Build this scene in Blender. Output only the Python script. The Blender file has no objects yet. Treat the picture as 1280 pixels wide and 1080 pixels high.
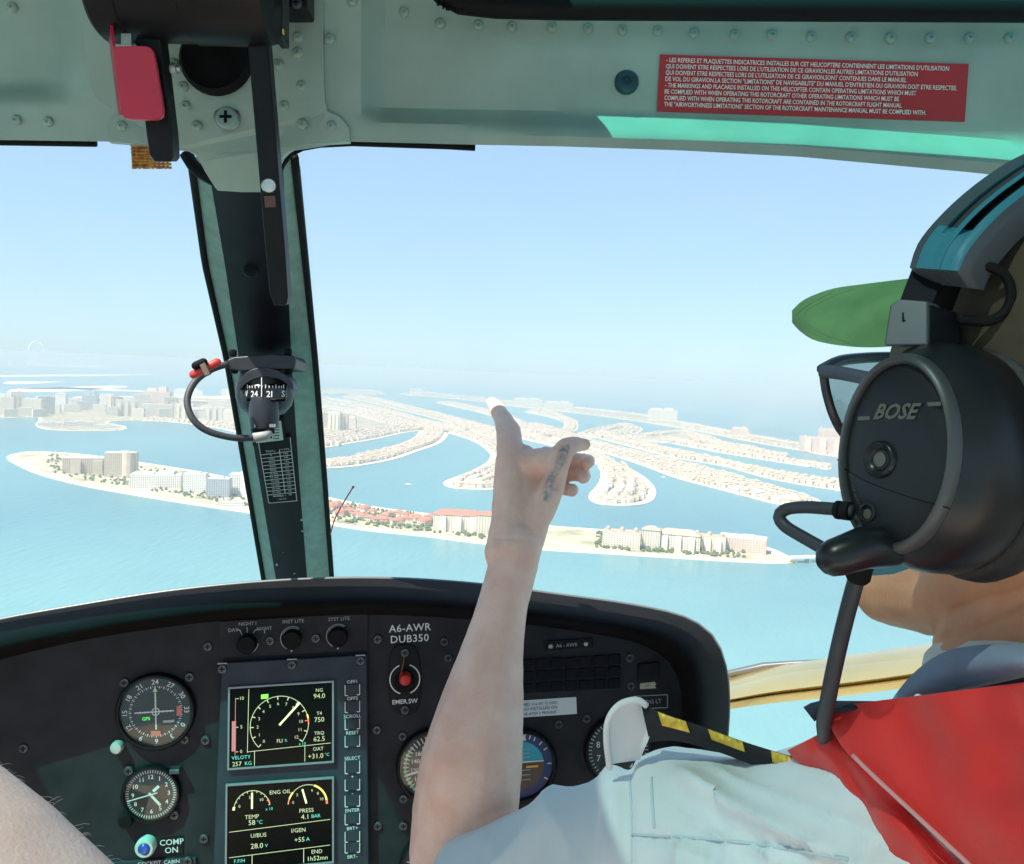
import bpy, bmesh, math, random
from mathutils import Vector, Matrix, noise
from mathutils.bvhtree import BVHTree
SC = bpy.context.scene
COL = SC.collection
R = math.radians
random.seed(7)

# ------------------------------------------------------------------ camera
F, CU, CV = 1108.0, 640.0, 540.0            # focal length and centre in photograph pixels
PITCH, ROLL = R(3.8), R(2.57)
FW = Vector((0, math.cos(PITCH), -math.sin(PITCH)))
U0 = Vector((0, math.sin(PITCH), math.cos(PITCH)))
RT = math.cos(ROLL) * Vector((1, 0, 0)) + math.sin(ROLL) * U0
UP = -math.sin(ROLL) * Vector((1, 0, 0)) + math.cos(ROLL) * U0
cam_d = bpy.data.cameras.new('camera')
cam = bpy.data.objects.new('camera', cam_d)
COL.objects.link(cam)
cam_d.sensor_fit = 'HORIZONTAL'
cam_d.sensor_width = 36.0
cam_d.lens = 36.0 * F / 1280.0
cam_d.clip_start = 0.02
cam_d.clip_end = 200000.0
cam.matrix_world = Matrix((RT, UP, -FW)).transposed().to_4x4()
SC.camera = cam

# ------------------------------------------------------------------ sky and sun
SUN = Vector((-0.42, -0.36, 0.85)).normalized()
world = bpy.data.worlds.new('World')
SC.world = world
world.use_nodes = True
wn = world.node_tree
bg = wn.nodes['Background']
sky = wn.nodes.new('ShaderNodeTexSky')
sky.sky_type = 'NISHITA'
sky.sun_disc = False
sky.sun_elevation = math.asin(SUN.z)
sky.sun_rotation = math.atan2(SUN.x, SUN.y)
sky.altitude = 350.0
sky.air_density = 1.0
sky.dust_density = 0.4
sky.ozone_density = 3.0
gm = wn.nodes.new('ShaderNodeGamma')                       # thick summer haze flattens the sky's contrast
gm.inputs[1].default_value = 0.36
wn.links.new(sky.outputs[0], gm.inputs[0])
tn = wn.nodes.new('ShaderNodeVectorMath'); tn.operation = 'MULTIPLY'
tn.inputs[1].default_value = (1.46, 1.86, 2.18)
wn.links.new(gm.outputs[0], tn.inputs[0])
wn.links.new(tn.outputs[0], bg.inputs[0])
bg.inputs[1].default_value = 0.13
sun_d = bpy.data.lights.new('sun', 'SUN')
sun_d.energy = 4.7
sun_d.angle = R(0.53)
sun_d.color = (1.0, 0.92, 0.80)
sun = bpy.data.objects.new('sun', sun_d)
COL.objects.link(sun)
sun.rotation_euler = SUN.to_track_quat('Z', 'Y').to_euler()
SC.view_settings.view_transform = 'Standard'
SC.view_settings.look = 'None'
SC.view_settings.exposure = 1.0
SC.view_settings.gamma = 1.0
SC.cycles.max_bounces = 8
SC.cycles.transparent_max_bounces = 16

# ------------------------------------------------------------------ helpers
SEA = -350.0
def P(px, py, d):
    """photograph pixel at a distance d (metres along the view axis) -> point"""
    return d * ((px - CU) / F * RT - (py - CV) / F * UP + FW)
def PT(t): return P(*t)
def ray(px, py):
    return (px - CU) / F * RT - (py - CV) / F * UP + FW
def G(px, py, z=SEA):
    """photograph pixel -> point on the sea level"""
    r = ray(px, py)
    return r * (z / r.z)

WL = {}
def wloc(o):
    return WL.get(o.name, Vector((0, 0, 0)))
def props(o, label=None, cat=None, group=None, kind=None):
    if label: o['label'] = label
    if cat: o['category'] = cat
    if group: o['group'] = group
    if kind: o['kind'] = kind
    return o
def thing(name, loc, label, cat, group=None):
    o = bpy.data.objects.new(name, None)
    COL.objects.link(o)
    o.empty_display_size = 0.05
    o.location = loc
    WL[o.name] = Vector(loc)
    return props(o, label, cat, group)
def link(name, me, parent=None, M=None):
    o = bpy.data.objects.new(name, me)
    COL.objects.link(o)
    M = M or Matrix()
    WL[o.name] = M.to_translation()
    if parent:
        o.parent = parent
        o.matrix_basis = Matrix.Translation(-wloc(parent)) @ M
    else:
        o.matrix_basis = M
    return o

class MB:
    """collects verts and faces of one mesh"""
    def __init__(s):
        s.v = []; s.f = []; s.m = []; s.cur = 0
    def add(s, vs, fs):
        k = len(s.v)
        s.v += [Vector(v) for v in vs]
        s.f += [tuple(i + k for i in f) for f in fs]
        s.m += [s.cur] * len(fs)
        return s
    def box(s, c, ax, half):
        c = Vector(c)
        x, y, z = [Vector(a).normalized() * h for a, h in zip(ax, half)]
        vs = [c + i * x + j * y + k * z for i in (-1, 1) for j in (-1, 1) for k in (-1, 1)]
        return s.add(vs, [(0, 1, 3, 2), (4, 6, 7, 5), (0, 4, 5, 1), (2, 3, 7, 6), (0, 2, 6, 4), (1, 5, 7, 3)])
    def prism(s, poly, ext):
        n = len(poly); ext = Vector(ext)
        vs = [Vector(p) for p in poly] + [Vector(p) + ext for p in poly]
        fs = [tuple(range(n))[::-1], tuple(range(n, 2 * n))]
        fs += [(i, (i + 1) % n, n + (i + 1) % n, n + i) for i in range(n)]
        return s.add(vs, fs)
    def rings(s, rs, closed=True, caps=True):
        n = len(rs[0]); vs = [p for r in rs for p in r]; fs = []
        for a in range(len(rs) - 1):
            for i in range(n if closed else n - 1):
                j = (i + 1) % n
                fs.append((a * n + i, a * n + j, (a + 1) * n + j, (a + 1) * n + i))
        if caps and closed:
            fs.append(tuple(range(n))[::-1])
            fs.append(tuple(range((len(rs) - 1) * n, len(rs) * n)))
        return s.add(vs, fs)
    def lathe(s, o, axis, prof, n=24, caps=True, up=None):
        """prof: list of (radius, height along axis)"""
        o = Vector(o); axis = Vector(axis).normalized()
        x = axis.orthogonal().normalized() if up is None else Vector(up).cross(axis).normalized()
        y = axis.cross(x)
        rs = [[o + axis * h + r * (math.cos(2 * math.pi * i / n) * x + math.sin(2 * math.pi * i / n) * y) for i in range(n)] for r, h in prof]
        return s.rings(rs, True, caps)
    def tube(s, pts, rad, n=10, flat=1.0, ref=None, round_ends=False):
        pts = [Vector(p) for p in pts]
        if not isinstance(rad, (list, tuple)): rad = [rad] * len(pts)
        rad = list(rad)
        if round_ends:
            d0 = (pts[0] - pts[1]).normalized(); d1 = (pts[-1] - pts[-2]).normalized()
            a, b = rad[0], rad[-1]; p0, p1 = pts[0], pts[-1]
            pts = [p0 + d0 * a * t for t in (.97, .8, .45)] + pts + [p1 + d1 * b * t for t in (.45, .8, .97)]
            rad = [a * math.sqrt(1 - t * t) for t in (.97, .8, .45)] + rad + [b * math.sqrt(1 - t * t) for t in (.45, .8, .97)]
        rs = []; x = None
        for i, p in enumerate(pts):
            t = (pts[min(i + 1, len(pts) - 1)] - pts[max(i - 1, 0)]).normalized()
            if x is None:
                x = Vector(ref) if ref is not None else t.orthogonal()
            x = (x - t * x.dot(t)).normalized()
            y = t.cross(x)
            rs.append([p + rad[i] * (math.cos(2 * math.pi * k / n) * x + flat * math.sin(2 * math.pi * k / n) * y) for k in range(n)])
        return s.rings(rs)
    def ball(s, c, r, ax=None, n=20, m=12):
        c = Vector(c)
        if not isinstance(r, (list, tuple)): r = (r, r, r)
        ax = ax or (Vector((1, 0, 0)), Vector((0, 1, 0)), Vector((0, 0, 1)))
        rs = []
        for j in range(m + 1):
            a = -math.pi / 2 + math.pi * (0.02 + 0.96 * j / m)
            rs.append([c + ax[0] * r[0] * math.cos(a) * math.cos(2 * math.pi * i / n) + ax[1] * r[1] * math.cos(a) * math.sin(2 * math.pi * i / n) + ax[2] * r[2] * math.sin(a) for i in range(n)])
        return s.rings(rs)
    def grid(s, rows, thick=None):
        """rows of points; thick = vector or function(p) of the back offset"""
        h, w = len(rows), len(rows[0])
        vs = [Vector(p) for r in rows for p in r]
        fs = [(j * w + i, j * w + i + 1, (j + 1) * w + i + 1, (j + 1) * w + i) for j in range(h - 1) for i in range(w - 1)]
        if thick is not None:
            n = h * w
            vs += [p + (thick(p) if callable(thick) else Vector(thick)) for p in vs]
            fs += [tuple(n + i for i in f)[::-1] for f in fs]
            bd = [i for i in range(w)] + [j * w + w - 1 for j in range(1, h)] + [(h - 1) * w + i for i in range(w - 2, -1, -1)] + [j * w for j in range(h - 2, 0, -1)]
            fs += [(bd[(k + 1) % len(bd)], bd[k], n + bd[k], n + bd[(k + 1) % len(bd)]) for k in range(len(bd))]
        return s.add(vs, fs)
    def mesh(s, name, mats, smooth=False, fix=True):
        c = Vector((0, 0, 0))
        if s.v:
            lo = Vector([min(v[i] for v in s.v) for i in range(3)]); hi = Vector([max(v[i] for v in s.v) for i in range(3)])
            c = (lo + hi) / 2
        me = bpy.data.meshes.new(name)
        me.from_pydata([tuple(v - c) for v in s.v], [], s.f)
        if not isinstance(mats, (list, tuple)): mats = [mats]
        for m in mats: me.materials.append(m)
        if len(mats) > 1: me.polygons.foreach_set('material_index', s.m)
        if fix:
            bm = bmesh.new(); bm.from_mesh(me)
            bmesh.ops.recalc_face_normals(bm, faces=bm.faces)
            bm.to_mesh(me); bm.free()
        if smooth:
            if smooth is True: me.polygons.foreach_set('use_smooth', [True] * len(me.polygons))
            else: me.shade_smooth() if False else shade_angle(me, smooth)
        me.update()
        return me, c
    def build(s, name, mats, parent=None, smooth=False, bevel=0, seg=2, fix=True):
        me, c = s.mesh(name, mats, smooth, fix)
        o = link(name, me, parent, Matrix.Translation(c))
        if bevel:
            b = o.modifiers.new('bevel', 'BEVEL'); b.width = bevel; b.segments = seg; b.limit_method = 'ANGLE'; b.angle_limit = R(35)
            me.polygons.foreach_set('use_smooth', [True] * len(me.polygons))
            b.harden_normals = True
        return o
def shade_angle(me, deg):
    me.polygons.foreach_set('use_smooth', [True] * len(me.polygons))
    bm = bmesh.new(); bm.from_mesh(me)
    for e in bm.edges:
        if len(e.link_faces) == 2 and e.calc_face_angle(0) > R(deg): e.smooth = False
    bm.to_mesh(me); bm.free()

def copy_to(o, parent, M):
    c = o.copy(); COL.objects.link(c); c.parent = parent
    WL[c.name] = M.to_translation()
    c.matrix_basis = Matrix.Translation(-wloc(parent)) @ M if parent else M
    return c
def frame(o, x, y, n):
    """matrix with columns x, y, n at o"""
    M = Matrix((Vector(x).normalized(), Vector(y).normalized(), Vector(n).normalized())).transposed().to_4x4()
    M.translation = o
    return M
def lerp(a, b, t): return a + (b - a) * t
def sstep(a, b, x):
    t = min(1, max(0, (x - a) / (b - a))); return t * t * (3 - 2 * t)
def poly_at(pts, t):
    """resample a polyline (tuples) by parameter 0..1 over arc length, smoothed with Catmull-Rom"""
    n = len(pts)
    L = [0]
    for a, b in zip(pts, pts[1:]): L.append(L[-1] + math.dist(a[:2], b[:2]) + 1e-9)
    s = t * L[-1]; i = 0
    while i < n - 2 and L[i + 1] < s: i += 1
    u = (s - L[i]) / (L[i + 1] - L[i])
    p0, p1, p2, p3 = pts[max(i - 1, 0)], pts[i], pts[i + 1], pts[min(i + 2, n - 1)]
    return tuple(0.5 * (2 * b + (c - a) * u + (2 * a - 5 * b + 4 * c - d) * u * u + (3 * b - a - 3 * c + d) * u ** 3) for a, b, c, d in zip(p0, p1, p2, p3))
def curve(pts, n): return [poly_at(pts, i / (n - 1)) for i in range(n)]
def ypoly(pts, x):
    """y of a polyline y(x)"""
    if x <= pts[0][0]: return pts[0][1]
    for a, b in zip(pts, pts[1:]):
        if x <= b[0]: return lerp(a[1], b[1], (x - a[0]) / (b[0] - a[0]))
    return pts[-1][1]

def TEXTMESH(body, size, mat, bold=0.0, align='CENTER', spacing=1.0, shear=0.0, cache={}):
    key = (body, round(size, 6), mat.name, bold, align, spacing, shear)
    if key not in cache:
        cu = bpy.data.curves.new('lettering', 'FONT')
        cu.body = body; cu.size = size; cu.align_x = align; cu.align_y = 'CENTER'; cu.resolution_u = 2
        cu.offset = bold * size; cu.space_character = spacing; cu.shear = shear
        t = bpy.data.objects.new('lettering', cu)
        me = bpy.data.meshes.new_from_object(t)
        bpy.data.objects.remove(t); bpy.data.curves.remove(cu)
        me.materials.clear(); me.materials.append(mat); me.name = 'lettering'
        cache[key] = me
    return cache[key]

def remesh(mb, voxel, smooth=6, fac=0.5):
    """one continuous surface round overlapping closed pieces"""
    me, c = mb.mesh('body', [], False)
    ts = bpy.data.scenes.new('workshop')
    o = bpy.data.objects.new('tmp', me); ts.collection.objects.link(o)
    r = o.modifiers.new('r', 'REMESH'); r.mode = 'VOXEL'; r.voxel_size = voxel; r.use_smooth_shade = True
    if smooth:
        m = o.modifiers.new('s', 'SMOOTH'); m.factor = fac; m.iterations = smooth
    vl = ts.view_layers[0]; vl.update()
    out = bpy.data.meshes.new_from_object(o.evaluated_get(vl.depsgraph))
    bpy.data.objects.remove(o); bpy.data.meshes.remove(me); bpy.data.scenes.remove(ts)
    shift(out, lambda co, n: c)
    return out
def shift(me, fn):
    """move every vertex by fn(position, normal)"""
    k = len(me.vertices); co = [0.0] * (3 * k); no = [0.0] * (3 * k)
    me.vertices.foreach_get('co', co); me.vertex_normals.foreach_get('vector', no)
    for i in range(k):
        a = Vector(co[3 * i:3 * i + 3]); a = a + fn(a, Vector(no[3 * i:3 * i + 3]))
        co[3 * i:3 * i + 3] = a
    me.vertices.foreach_set('co', co); me.update()

# ------------------------------------------------------------------ materials
MATS = {}
def mat(name, col, rough=0.5, metal=0.0, var=0.0, vscale=8.0, bump=0.0, bscale=200.0, emit=0.0, spec=0.5, col2=None, sheen=0.0, sss=0.0, coat=0.0, detail=6.0, rvar=0.0):
    if name in MATS: return MATS[name]
    m = bpy.data.materials.new(name); m.use_nodes = True
    nt = m.node_tree; b = nt.nodes['Principled BSDF']
    b.inputs['Base Color'].default_value = (*col, 1)
    b.inputs['Roughness'].default_value = rough
    b.inputs['Metallic'].default_value = metal
    b.inputs['Specular IOR Level'].default_value = spec
    if sheen: b.inputs['Sheen Weight'].default_value = sheen
    if coat: b.inputs['Coat Weight'].default_value = coat; b.inputs['Coat Roughness'].default_value = 0.12
    if sss:
        b.inputs['Subsurface Weight'].default_value = sss
        b.inputs['Subsurface Radius'].default_value = (1.0, 0.35, 0.2)
        b.inputs['Subsurface Scale'].default_value = 0.006
    if emit:
        b.inputs['Emission Color'].default_value = (*col, 1); b.inputs['Emission Strength'].default_value = emit
    tc = nt.nodes.new('ShaderNodeTexCoord')
    if var or col2:
        n = nt.nodes.new('ShaderNodeTexNoise'); n.inputs['Scale'].default_value = vscale; n.inputs['Detail'].default_value = detail
        nt.links.new(tc.outputs['Object'], n.inputs['Vector'])
        rp = nt.nodes.new('ShaderNodeValToRGB')
        c2 = col2 or tuple(min(1, c * (1 + var)) for c in col)
        c1 = col if col2 else tuple(c * (1 - var) for c in col)
        rp.color_ramp.elements[0].position = 0.32; rp.color_ramp.elements[1].position = 0.68
        rp.color_ramp.elements[0].color = (*c1, 1); rp.color_ramp.elements[1].color = (*c2, 1)
        nt.links.new(n.outputs['Fac'], rp.inputs['Fac'])
        nt.links.new(rp.outputs['Color'], b.inputs['Base Color'])
        if emit: nt.links.new(rp.outputs['Color'], b.inputs['Emission Color'])
        if rvar:
            mr = nt.nodes.new('ShaderNodeMapRange')
            mr.inputs[3].default_value = max(0.03, rough - rvar); mr.inputs[4].default_value = min(1, rough + rvar)
            nt.links.new(n.outputs['Fac'], mr.inputs[0]); nt.links.new(mr.outputs[0], b.inputs['Roughness'])
    if bump:
        n = nt.nodes.new('ShaderNodeTexNoise'); n.inputs['Scale'].default_value = bscale; n.inputs['Detail'].default_value = 4
        nt.links.new(tc.outputs['Object'], n.inputs['Vector'])
        bp = nt.nodes.new('ShaderNodeBump'); bp.inputs['Strength'].default_value = bump; bp.inputs['Distance'].default_value = 0.1 / bscale * 3
        nt.links.new(n.outputs['Fac'], bp.inputs['Height'])
        nt.links.new(bp.outputs['Normal'], b.inputs['Normal'])
    MATS[name] = m
    return m
GREEN = mat('green_paint', (0.285, 0.38, 0.335), 0.42, var=0.12, vscale=14, bump=0.10, bscale=900, rvar=0.06)
GREENW = mat('wrinkle_green', (0.16, 0.27, 0.23), 0.45, var=0.16, vscale=60, bump=0.55, bscale=330)
BLACKM = mat('black_metal', (0.007, 0.0065, 0.008), 0.42, spec=0.22, var=0.3, vscale=40, bump=0.08, bscale=1200)
BLACKP = mat('black_panel', (0.022, 0.022, 0.027), 0.65, spec=0.25, var=0.25, vscale=30, bump=0.25, bscale=1500)
HOOD = mat('black_leatherette', (0.0065, 0.0055, 0.006), 0.9, spec=0.1, var=0.25, vscale=20, bump=0.5, bscale=700)
UNITB = mat('blue_grey_bezel', (0.030, 0.038, 0.055), 0.55, spec=0.3, var=0.2, vscale=30, bump=0.2, bscale=1500)
RUBBER = mat('rubber', (0.007, 0.007, 0.008), 0.7, spec=0.15)
NAVY = mat('navy_plastic', (0.006, 0.006, 0.011), 0.5, spec=0.15, var=0.3, vscale=30, bump=0.1, bscale=900)
STEEL = mat('steel', (0.45, 0.46, 0.45), 0.35, 0.9, var=0.15, vscale=90)
SCREWD = mat('dark_screw', (0.09, 0.10, 0.11), 0.4, 0.7, var=0.3, vscale=200)
WHITEP = mat('white_print', (0.78, 0.78, 0.76), 0.6)
WHITED = mat('dim_white_print', (0.42, 0.43, 0.44), 0.6)
REDP = mat('red_placard', (0.42, 0.012, 0.02), 0.45, var=0.06, vscale=30)
REDPL = mat('red_plastic', (0.50, 0.012, 0.05), 0.35, var=0.06, vscale=40, bump=0.05, bscale=600)
GLASSD = mat('dial_glass', (0.006, 0.006, 0.008), 0.08)
FACE = mat('dial_face', (0.008, 0.009, 0.012), 0.5)
# ================================================================== the setting
def glass_mat(name, tint, rough=0.02, fres=0.05):
    m = bpy.data.materials.new(name); m.use_nodes = True
    nt = m.node_tree
    for n in list(nt.nodes): nt.nodes.remove(n)
    out = nt.nodes.new('ShaderNodeOutputMaterial'); mx = nt.nodes.new('ShaderNodeMixShader')
    tr = nt.nodes.new('ShaderNodeBsdfTransparent'); gl = nt.nodes.new('ShaderNodeBsdfGlossy')
    tr.inputs[0].default_value = (*tint, 1); gl.inputs['Roughness'].default_value = rough
    mx.inputs[0].default_value = fres
    nt.links.new(tr.outputs[0], mx.inputs[1]); nt.links.new(gl.outputs[0], mx.inputs[2]); nt.links.new(mx.outputs[0], out.inputs['Surface'])
    return m

def sea_mat():
    m = bpy.data.materials.new('sea_water'); m.use_nodes = True
    nt = m.node_tree; b = nt.nodes['Principled BSDF']
    geo = nt.nodes.new('ShaderNodeNewGeometry')
    mp = nt.nodes.new('ShaderNodeMapping'); mp.inputs['Rotation'].default_value = (0, 0, R(25)); mp.inputs['Scale'].default_value = (0.0009, 0.00035, 1)
    n = nt.nodes.new('ShaderNodeTexNoise'); n.inputs['Scale'].default_value = 1.0; n.inputs['Detail'].default_value = 5
    nt.links.new(geo.outputs['Position'], mp.inputs['Vector']); nt.links.new(mp.outputs[0], n.inputs['Vector'])
    rp = nt.nodes.new('ShaderNodeValToRGB')
    rp.color_ramp.elements[0].position = 0.3; rp.color_ramp.elements[0].color = (0.060, 0.175, 0.222, 1)
    rp.color_ramp.elements[1].position = 0.72; rp.color_ramp.elements[1].color = (0.100, 0.262, 0.290, 1)
    nt.links.new(n.outputs['Fac'], rp.inputs['Fac'])
    # paler turquoise near the viewer: shallows, plus view angle and haze painted in
    ln = nt.nodes.new('ShaderNodeVectorMath'); ln.operation = 'LENGTH'; nt.links.new(geo.outputs['Position'], ln.inputs[0])
    mr = nt.nodes.new('ShaderNodeMapRange'); mr.inputs[1].default_value = 2100; mr.inputs[2].default_value = 1000
    nt.links.new(ln.outputs['Value'], mr.inputs[0])
    n3 = nt.nodes.new('ShaderNodeTexNoise'); n3.inputs['Scale'].default_value = 0.004; n3.inputs['Detail'].default_value = 4
    nt.links.new(geo.outputs['Position'], n3.inputs['Vector'])
    ml = nt.nodes.new('ShaderNodeMath'); ml.operation = 'MULTIPLY'; nt.links.new(mr.outputs[0], ml.inputs[0])
    mr3 = nt.nodes.new('ShaderNodeMapRange'); mr3.inputs[1].default_value = 0.3; mr3.inputs[2].default_value = 0.7; mr3.inputs[3].default_value = 0.6
    nt.links.new(n3.outputs['Fac'], mr3.inputs[0]); nt.links.new(mr3.outputs[0], ml.inputs[1])
    mx = nt.nodes.new('ShaderNodeMix'); mx.data_type = 'RGBA'
    nt.links.new(ml.outputs[0], mx.inputs[0]); nt.links.new(rp.outputs['Color'], mx.inputs[6]); mx.inputs[7].default_value = (0.19, 0.36, 0.36, 1)
    nt.links.new(mx.outputs[2], b.inputs['Base Color'])
    b.inputs['Roughness'].default_value = 0.28
    b.inputs['IOR'].default_value = 1.33
    wv = nt.nodes.new('ShaderNodeTexNoise'); wv.inputs['Scale'].default_value = 0.06; wv.inputs['Detail'].default_value = 5
    mp2 = nt.nodes.new('ShaderNodeMapping'); mp2.inputs['Rotation'].default_value = (0, 0, R(-35)); mp2.inputs['Scale'].default_value = (1, 0.3, 1)
    nt.links.new(geo.outputs['Position'], mp2.inputs['Vector']); nt.links.new(mp2.outputs[0], wv.inputs['Vector'])
    bp = nt.nodes.new('ShaderNodeBump'); bp.inputs['Strength'].default_value = 0.4; bp.inputs['Distance'].default_value = 4.0
    nt.links.new(wv.outputs['Fac'], bp.inputs['Height']); nt.links.new(bp.outputs['Normal'], b.inputs['Normal'])
    return m
SAND = mat('sand', (0.80, 0.69, 0.50), 0.9, var=0.10, vscale=0.02)
LAND = mat('built_land', (0.20, 0.18, 0.12), 0.9, col2=(0.50, 0.42, 0.31), vscale=0.03, detail=8)
GARDEN = mat('garden_land', (0.22, 0.22, 0.13), 0.9, col2=(0.68, 0.58, 0.42), vscale=0.013, detail=8)
SHALLOW = mat('shallow_water', (0.16, 0.46, 0.48), 0.3, var=0.08, vscale=0.02)
WALLC = [mat('wall_cream', (0.78, 0.70, 0.58), 0.8, var=0.06, vscale=0.05), mat('wall_white', (0.82, 0.80, 0.76), 0.8, var=0.05, vscale=0.05),
         mat('wall_pink', (0.72, 0.55, 0.47), 0.8, var=0.06, vscale=0.05), mat('wall_tan', (0.58, 0.49, 0.40), 0.8, var=0.08, vscale=0.05),
         mat('wall_blue_grey', (0.40, 0.44, 0.50), 0.5, var=0.08, vscale=0.05)]
ROOFR = mat('red_roof_tiles', (0.46, 0.17, 0.12), 0.8, var=0.12, vscale=0.2)
ROOFT = mat('tan_roof_tiles', (0.46, 0.36, 0.28), 0.8, var=0.15, vscale=0.1)
ROOFG = mat('roof_grey', (0.55, 0.52, 0.48), 0.8, var=0.1, vscale=0.1)
WINDM = mat('dark_window', (0.15, 0.16, 0.17), 0.3)
TREEM = mat('palm_green', (0.06, 0.10, 0.05), 0.8, col2=(0.13, 0.16, 0.08), vscale=0.05)

mb = MB(); S_ = 60000.0
mb.add([(-S_, -S_, SEA), (S_, -S_, SEA), (S_, S_, SEA), (-S_, S_, SEA)], [(0, 1, 2, 3)])
sea = mb.build('sea', sea_mat(), fix=False); props(sea, kind='structure')

def smooth_poly(pts, k=5):
    n = len(pts); out = []
    for i in range(n):
        p0, p1, p2, p3 = pts[i - 1], pts[i], pts[(i + 1) % n], pts[(i + 2) % n]
        for j in range(k):
            u = j / k
            out.append(tuple(0.5 * (2 * b + (c - a) * u + (2 * a - 5 * b + 4 * c - d) * u * u + (3 * b - a - 3 * c + d) * u ** 3) for a, b, c, d in zip(p0, p1, p2, p3)))
    return out
def inset_px(pts, dist):
    """inset of a pixel outline, on the ground, by metres"""
    g = [G(*p) for p in pts]; n = len(g)
    A = sum(g[i].x * g[(i + 1) % n].y - g[(i + 1) % n].x * g[i].y for i in range(n))
    sg = 1 if A > 0 else -1
    out = []
    for i in range(n):
        t = (g[(i + 1) % n] - g[i - 1]); t.z = 0; t.normalize()
        out.append(g[i] + Vector((-t.y, t.x, 0)) * sg * dist)
    return out
def tri_fill(vs, z0, z1, m, name):
    """land slab with a sloping beach edge: outline at z0, top at z1"""
    bm = bmesh.new()
    top = [bm.verts.new((v.x, v.y, z1)) for v in vs]
    f = bm.faces.new(top)
    if f.normal.z < 0: f.normal_flip()
    bm.normal_update()
    bmesh.ops.triangulate(bm, faces=[f], ngon_method='EAR_CLIP')
    lo = [bm.verts.new((v.x, v.y, z0)) for v in vs]
    n = len(vs)
    for i in range(n):
        j = (i + 1) % n
        bm.faces.new((lo[i], lo[j], top[j], top[i]))
    bmesh.ops.recalc_face_normals(bm, faces=bm.faces)
    me = bpy.data.meshes.new(name); bm.to_mesh(me); bm.free(); me.materials.append(m)
    return me
LANDS = []
def island(name, pts, beach=14.0, inner=LAND, k=5, shoal=0):
    sp = smooth_poly(pts, k) if k > 1 else pts
    g = [G(*p) for p in sp]
    if shoal:
        sh = inset_px(sp, -shoal)
        o = link(name + '_shoal', tri_fill(sh, SEA - 0.5, SEA + 0.25, SHALLOW, 'shoal')); props(o, kind='structure')
    o = link(name, tri_fill(g, SEA - 1.0, SEA + 1.5, SAND, name)); props(o, kind='structure')
    if beach and inner:
        i = inset_px(sp, beach)
        q = link('ground', tri_fill(i, SEA + 1.0, SEA + 2.6, inner, 'ground'), o)
    LANDS.append((name, sp))
    return o

# the near arm of the outer crescent (one long spit of land)
near_front = [(8, 572), (30, 586), (60, 597), (110, 609), (160, 618), (220, 628), (280, 637), (340, 646), (410, 656), (460, 664), (530, 671), (600, 680), (680, 688), (760, 693), (840, 698), (905, 702), (975, 705)]
near_back = [(994, 702), (978, 692), (950, 682), (900, 674), (830, 669), (760, 663), (690, 658), (620, 652), (540, 643), (470, 634), (410, 622), (330, 606), (250, 590), (180, 579), (120, 570), (75, 566), (35, 565)]
island('crescent_island', near_front + near_back, 28, GARDEN, 4, 0)
trunk = [(-200, 527), (-60, 525), (0, 523), (48, 522), (44, 531), (58, 537), (110, 539), (152, 538), (157, 533), (134, 529), (150, 526), (205, 527), (258, 533), (296, 541), (300, 552), (330, 556), (380, 558), (404, 560), (440, 554), (475, 548), (505, 541), (540, 537), (560, 536), (545, 533), (525, 530), (500, 524), (470, 516), (440, 511), (400, 507), (300, 501), (200, 498), (100, 499), (0, 503), (-200, 508)]
island('palm_trunk_island', trunk, 16, LAND, 2)
fr = {
 'a': [(330, 590), (404, 586), (445, 583), (490, 575), (523, 564), (548, 555), (558, 547), (560, 538), (545, 531), (525, 533), (523, 541), (514, 549), (490, 558), (445, 569), (404, 577), (330, 584)],
 'b': [(540, 534), (585, 549), (605, 560), (613, 571), (603, 582), (579, 593), (556, 602), (558, 608), (575, 611), (619, 612), (650, 604), (668, 590), (668, 570), (650, 553), (615, 540), (580, 531)],
 'c': [(640, 545), (700, 560), (735, 572), (750, 588), (748, 604), (736, 619), (740, 627), (756, 631), (791, 632), (814, 627), (820, 615), (812, 602), (795, 590), (772, 579), (745, 568), (700, 552), (650, 538)],
 'd': [(650, 535), (744, 563), (797, 580), (846, 598), (892, 610), (934, 621), (970, 630), (1009, 633), (1026, 627), (1000, 617), (950, 603), (905, 591), (850, 577), (797, 565), (741, 550), (680, 532)],
 'e': [(740, 545), (797, 561), (846, 573), (905, 583), (964, 599), (1052, 614), (1120, 622), (1120, 614), (1052, 602), (964, 589), (905, 575), (846, 563), (800, 552), (760, 541)],
 'f': [(830, 552), (887, 563.5), (949, 574), (1000, 582), (1034, 587), (1036, 583.5), (1000, 577), (949, 568.5), (887, 557.5), (840, 548)],
 'g': [(860, 550), (885, 557), (914, 563), (950, 568), (975, 572), (986, 569.5), (972, 567), (946, 560), (917, 556), (880, 548)],
 'h': [(725, 545), (735, 538), (774, 531), (798, 534), (803, 537), (795, 542), (780, 545), (830, 540), (858, 540), (880, 544), (902, 551), (880, 555), (800, 552)],
 'i': [(640, 540), (690, 540), (705, 533), (700, 526), (680, 520), (656, 515), (672, 513), (695, 516), (716, 524), (723, 532), (718, 540), (700, 546), (650, 546)],
 'j': [(395, 503), (430, 507), (461, 513), (498, 524), (534, 533), (565, 539), (590, 538), (565, 532), (534, 525), (498, 515), (461, 506), (430, 500), (395, 497)],
 'k': [(428, 496), (455, 502), (485, 509), (534, 521), (578, 533), (610, 541), (640, 538), (620, 535), (578, 524), (534, 513), (485, 501), (450, 495)],
 'l': [(545, 503), (570, 504), (600, 510), (640, 520), (658, 531), (650, 537), (630, 526), (600, 516), (565, 508)],
}
FROND = {}
for k_, p_ in fr.items():
    island('palm_frond_island', p_, 24 if k_ in 'abcd' else 12, LAND, 4); FROND[len(LANDS) - 1] = k_
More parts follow.
